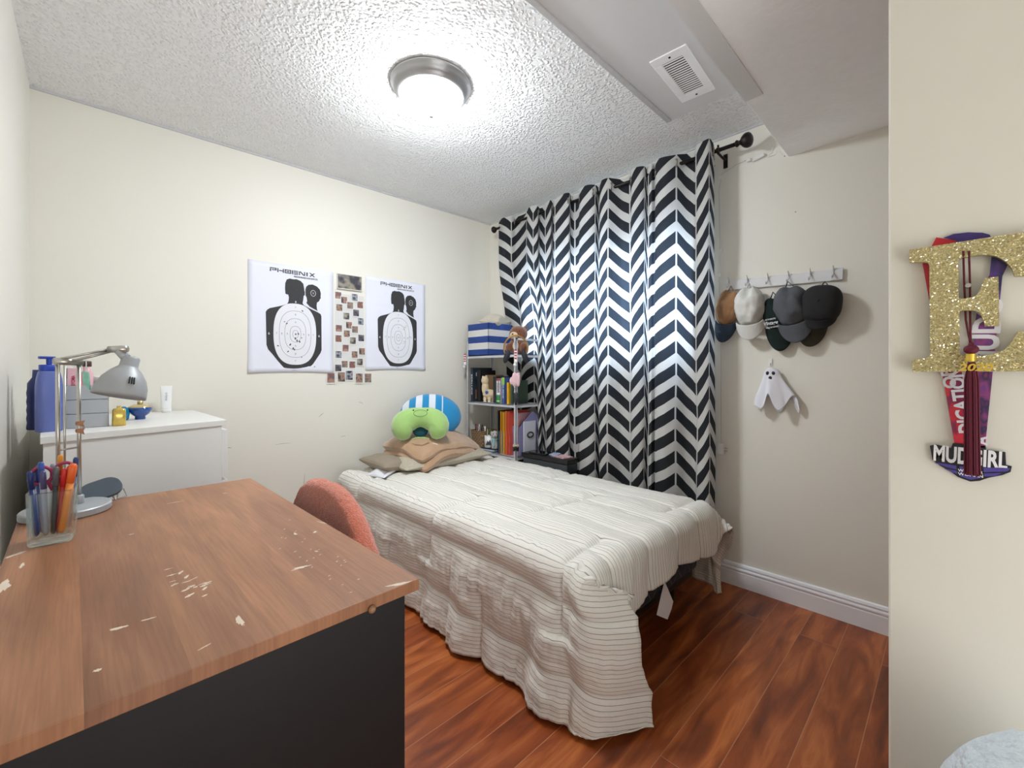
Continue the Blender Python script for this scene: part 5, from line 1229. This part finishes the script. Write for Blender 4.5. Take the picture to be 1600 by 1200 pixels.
# ------------------------------------------------------------------ letter E, medal and tassel on the side wall
EX = XR-.022
Epx = [(1420.7, 390.3), (1480, 381), (1540, 371.6), (1600, 362.4), (1640, 356), (1640, 428), (1586, 431.5), (1581, 419), (1572.7, 410), (1565.5, 405), (1558.5, 401.3), (1549, 398.8), (1540.6, 398), (1528, 398.6), (1517, 400), (1502.6, 402.8), (1498.8, 404.3), (1497.3, 407), (1497.9, 463.3), (1498.6, 465.6), (1500.5, 466.5), (1508, 466.3), (1516.9, 464.8), (1522.5, 462.8), (1526.4, 459.8), (1530.5, 454.5), (1533.5, 447.9), (1536.3, 440.5), (1538.9, 434.8), (1560, 431.9), (1561.4, 509), (1538.9, 509.7), (1538.2, 505), (1536.5, 500), (1534.5, 495), (1532, 490.7), (1528, 487.3), (1522.8, 485.3), (1504, 484.9), (1500.3, 485.8), (1499, 488), (1499.7, 551.3), (1500.8, 554.2), (1503.5, 555.4), (1520, 556.4), (1534.7, 556), (1544, 554.8), (1552.5, 552.8), (1561, 550.2), (1568, 547), (1574.5, 542), (1579.8, 535.8), (1585, 527.5), (1589.3, 518.6), (1645, 515), (1645, 580), (1500, 580.8), (1426, 581), (1425.4, 562), (1440, 561), (1449.2, 559), (1452, 556.8), (1453.3, 553.6), (1452.6, 480), (1452, 417), (1451.3, 413), (1449.3, 410.5), (1444.4, 409.3), (1421.3, 409.3)]
def glitter():
    m = bpy.data.materials.new('gold_glitter'); m.use_nodes = True; N, L = nt(m); b = N['Principled BSDF']; tc = N.new('ShaderNodeTexCoord')
    v = N.new('ShaderNodeTexVoronoi'); v.inputs['Scale'].default_value = 620; L.new(tc.outputs['Object'], v.inputs['Vector'])
    L.new(ramp(N, L, math_(N, L, 'MULTIPLY', v.outputs['Color'], 1.0), [(0, (132, 120, 78)), (.4, (184, 170, 118)), (.8, (212, 200, 150)), (.95, (252, 250, 232))]), b.inputs['Base Color'])
    nm = N.new('ShaderNodeVectorMath'); nm.operation = 'MULTIPLY_ADD'; L.new(v.outputs['Color'], nm.inputs[0]); nm.inputs[1].default_value = (1.1, 1.1, 1.1)
    ge = N.new('ShaderNodeNewGeometry'); sb = N.new('ShaderNodeVectorMath'); sb.operation = 'SUBTRACT'; L.new(ge.outputs['Normal'], sb.inputs[0]); sb.inputs[1].default_value = (.55, .55, .55)
    L.new(sb.outputs[0], nm.inputs[2]); nz = N.new('ShaderNodeVectorMath'); nz.operation = 'NORMALIZE'; L.new(nm.outputs[0], nz.inputs[0]); L.new(nz.outputs[0], b.inputs['Normal'])
    b.inputs['Metallic'].default_value = .55; b.inputs['Roughness'].default_value = .32; return m
eb = onB(1500, 581, EX)
let = thing('letter_sign', 'large gold glitter letter E hung on the wall at the far right', 'letter sign', mtx=WB_M(XR) @ T(eb.x, eb.y, 0))
pe = [onB(px, py, EX)-eb for px, py in Epx]
G().prism([(q.x, q.y) for q in pe], .010, .022).obj('letter', glitter(), let)
G().tube([(.01, .15, .0005), (.01, .15, .010)], .004, 8).obj('hanging_nail', chrome, let)

med = thing('race_medal', 'purple winged medal lettered MUDGIRL on a red and purple ribbon', 'medal', mtx=WB_M(XR) @ T(eb.x, eb.y, 0))
def eb_(px, py, off=.004): q = onB(px, py, XR-off)-eb; return (q.x, q.y)
def ribbon_mat(name, stops, scale):
    m = bpy.data.materials.new(name); m.use_nodes = True; N, L = nt(m); b = N['Principled BSDF']; tc = N.new('ShaderNodeTexCoord'); s = N.new('ShaderNodeSeparateXYZ'); L.new(tc.outputs['Object'], s.inputs[0])
    n = N.new('ShaderNodeTexNoise'); n.inputs['Scale'].default_value = 55; L.new(mapping(N, L, tc.outputs['Object'], scale=(1, .5, 1), rot=(0, 0, .6)), n.inputs['Vector'])
    f = math_(N, L, 'ADD', math_(N, L, 'MULTIPLY_ADD', s.outputs[1], scale, .55), math_(N, L, 'MULTIPLY', math_(N, L, 'SUBTRACT', n.outputs['Fac'], .5), .9))
    L.new(ramp(N, L, f, stops), b.inputs['Base Color']); b.inputs['Roughness'].default_value = .45; return m
rm1 = ribbon_mat('red_purple_ribbon', [(0, (206, 44, 62)), (.42, (214, 48, 64)), (.5, (150, 40, 84)), (.72, (132, 46, 92)), (.9, (196, 40, 56))], 2.0)
rm2 = ribbon_mat('purple_magenta_ribbon', [(.1, (146, 40, 92)), (.38, (156, 52, 106)), (.47, (42, 36, 78)), (.58, (140, 60, 120)), (.8, (84, 56, 128)), (.95, (40, 36, 84))], 2.2)
G().prism([eb_(*q) for q in [(1441, 409), (1469, 402), (1503, 581), (1515, 700), (1492, 697), (1472, 581)]], .003, .0045).obj('ribbon', rm1, med)
G().prism([eb_(*q) for q in [(1560, 398), (1575, 404), (1574, 415), (1566, 432), (1559, 500), (1551, 581), (1539, 699), (1512, 700), (1519, 581), (1524, 500), (1533, 452), (1546, 430), (1549, 402)]], .006, .0075).obj('ribbon', rm2, med)
G().prism([eb_(*q) for q in [(1456, 384), (1463, 371), (1497, 376), (1500, 390), (1458, 395)]], .003, .0045).obj('ribbon', M('red_satin', (196, 34, 48), .4), med)
G().prism([eb_(*q) for q in [(1474, 372), (1490, 366), (1512, 363.5), (1535, 364), (1546, 367), (1551, 375), (1545, 392), (1494, 392), (1494, 376)]], .005, .0065).obj('ribbon', M('indigo_satin', (62, 44, 116), .4, var=(60, .35)), med)
def vtext(s2, px, py, size, w, off, ang): 
    q = eb_(px, py); G().text(s2, size, 0, 0, 0, w=w, bold=.04, mtx=T(q[0], q[1], off) @ Matrix.Rotation(PI/2+ang, 4, 'Z')).obj('ribbon_lettering', white_ink, med)
vtext('OF', 1482, 592, .017, .034, .0050, .16); vtext('DICATION', 1501, 625, .020, .115, .0078 if False else .0080, .13)
vtext('MUDG', 1540, 522, .034, .115, .0080, -.06); vtext('A', 1532, 688, .016, .016, .008, 0)
# medal body
mo = [(1453, 696), (1462, 694), (1486, 700), (1489, 692), (1540, 696), (1541, 703), (1571, 706), (1572, 726), (1581, 728), (1579, 737), (1566, 742), (1545, 746), (1530, 751), (1516, 752), (1497, 745), (1485, 736), (1470, 728), (1457, 718)]
G().prism([eb_(*q) for q in mo], .004, .0075).obj('medal_base', M('medal_black', (30, 30, 36), .35), med, bevel=.0006)
w1 = [(1459, 722), (1474, 723.5), (1494, 727), (1495, 733), (1478, 729)]; w2 = [(1474, 731), (1495, 735), (1496, 740), (1485, 736)]
w3 = [(1536, 730), (1560, 730), (1578, 731), (1574, 736), (1537, 737)]; w4 = [(1537, 739), (1566, 738), (1556, 743), (1538, 744)]; w5 = [(1499, 728), (1532, 730), (1533, 746), (1516, 749), (1500, 743)]
g = G()
for q in (w1, w2, w3, w4, w5): g.prism([eb_(*s2) for s2 in q], .0075, .0085)
g.obj('wing_enamel', M('purple_enamel', (82, 70, 150), .25), med)
g = G(); q = eb_(1514, 713); an = math.atan2(-(eb_(1570, 719)[1]-eb_(1456, 706)[1])*-1, eb_(1570, 719)[0]-eb_(1456, 706)[0])
wtxt = eb_(1572, 716)[0]-eb_(1457, 708)[0]
g.text('MUDGIRL', .030, 0, 0, 0, w=wtxt, bold=.035, mtx=T(q[0], q[1], .0080) @ Matrix.Rotation(an, 4, 'Z')); q = eb_(1516, 736); g.text('WARRIOR', .005, q[0], q[1], .0088, w=.030, bold=.02); q = eb_(1516, 741.5); g.text('WOMAN', .005, q[0], q[1], .0088, w=.030, bold=.02)
g.obj('medal_lettering', M('bright_white_ink', (236, 236, 238), .4), med)

tas = thing('graduation_tassel', 'maroon graduation tassel with a gold 2020 charm over the letter', 'tassel', mtx=WB_M(XR) @ T(eb.x, eb.y, 0))
def et(px, py, off=.032): q = onB(px, py, XR-off)-eb; return (q.x, q.y, off)
mar = M('maroon_thread', (92, 18, 40), .7, bump=(300, .5, .001), var=(200, .25))
G().tube([et(1505, 392, .024), et(1506.5, 440, .008), et(1509, 500, .012), et(1516, 536, .028)], .0014, 8).obj('cord', mar, tas, smooth=True)
G().tube([et(1514, 392, .024), et(1515.5, 440, .008), et(1516, 500, .012), et(1517, 536, .028)], .0014, 8).obj('cord', mar, tas, smooth=True)
q = et(1517.5, 546); G().ell((q[0], q[1], q[2]), (.0095, .008, .007)).tube([(q[0], q[1], q[2]), (q[0], q[1]+.012, q[2])], [.006, .003], 10).obj('knot', mar, tas, smooth=True)
q1_ = et(1516.5, 553); q2_ = et(1516.5, 564.5); G().tube([q1_, q2_], .0062, 18).obj('gold_clasp', M('polished_gold', (232, 196, 86), .28, metal=1.), tas)
g = G(); q = et(1518, 566)
rr = random.Random(5)
for k in range(70):
    a = rr.random()*2*PI; r = .0085*math.sqrt(rr.random()); e1, e2 = r*math.cos(a), r*math.sin(a)*.7
    b0_ = et(1519, 738+rr.random()*6)
    g.tube([(q[0]+e1*.45, q[1], q[2]+e2*.5), (q[0]+e1*1.0, q[1]-.03, q[2]+e2), (b0_[0]+e1*1.15, b0_[1], q[2]+e2)], .0009, 4)
g.obj('strands', mar, tas)
g = G(); q = et(1524, 574, .036); g.text('2020', .0125, q[0], q[1], 0, w=.040, bold=.03, shear=.2, mtx=T(0, 0, .042)); G_s = g.obj('gold_charm', MATS['polished_gold'], tas, solid=.002)

# ------------------------------------------------------------------ pale pile of fabric at the lower right edge
pm = M('ice_blue_fleece', (206, 216, 224), .95, bump=(70, 1., .01), var=(60, .08), sheen=.4)
def pile(q, d):
    return q*(1+.03*fbm((d.x*3, d.y*3, d.z*3), 1, 3))
g = G().ell((0, 0, .29), (.135, .13, .285), fn=pile, nu=64, nv=48)
for i, v in enumerate(g.v):
    if v[2] < .002: g.v[i] = (v[0], v[1], .002)
o = g.obj('fabric_pile', pm, smooth=True, loc=(.925, -.085, 0)); tag(o, 'pale blue-white fleecy fabric pile at the bottom right edge', 'fabric pile')
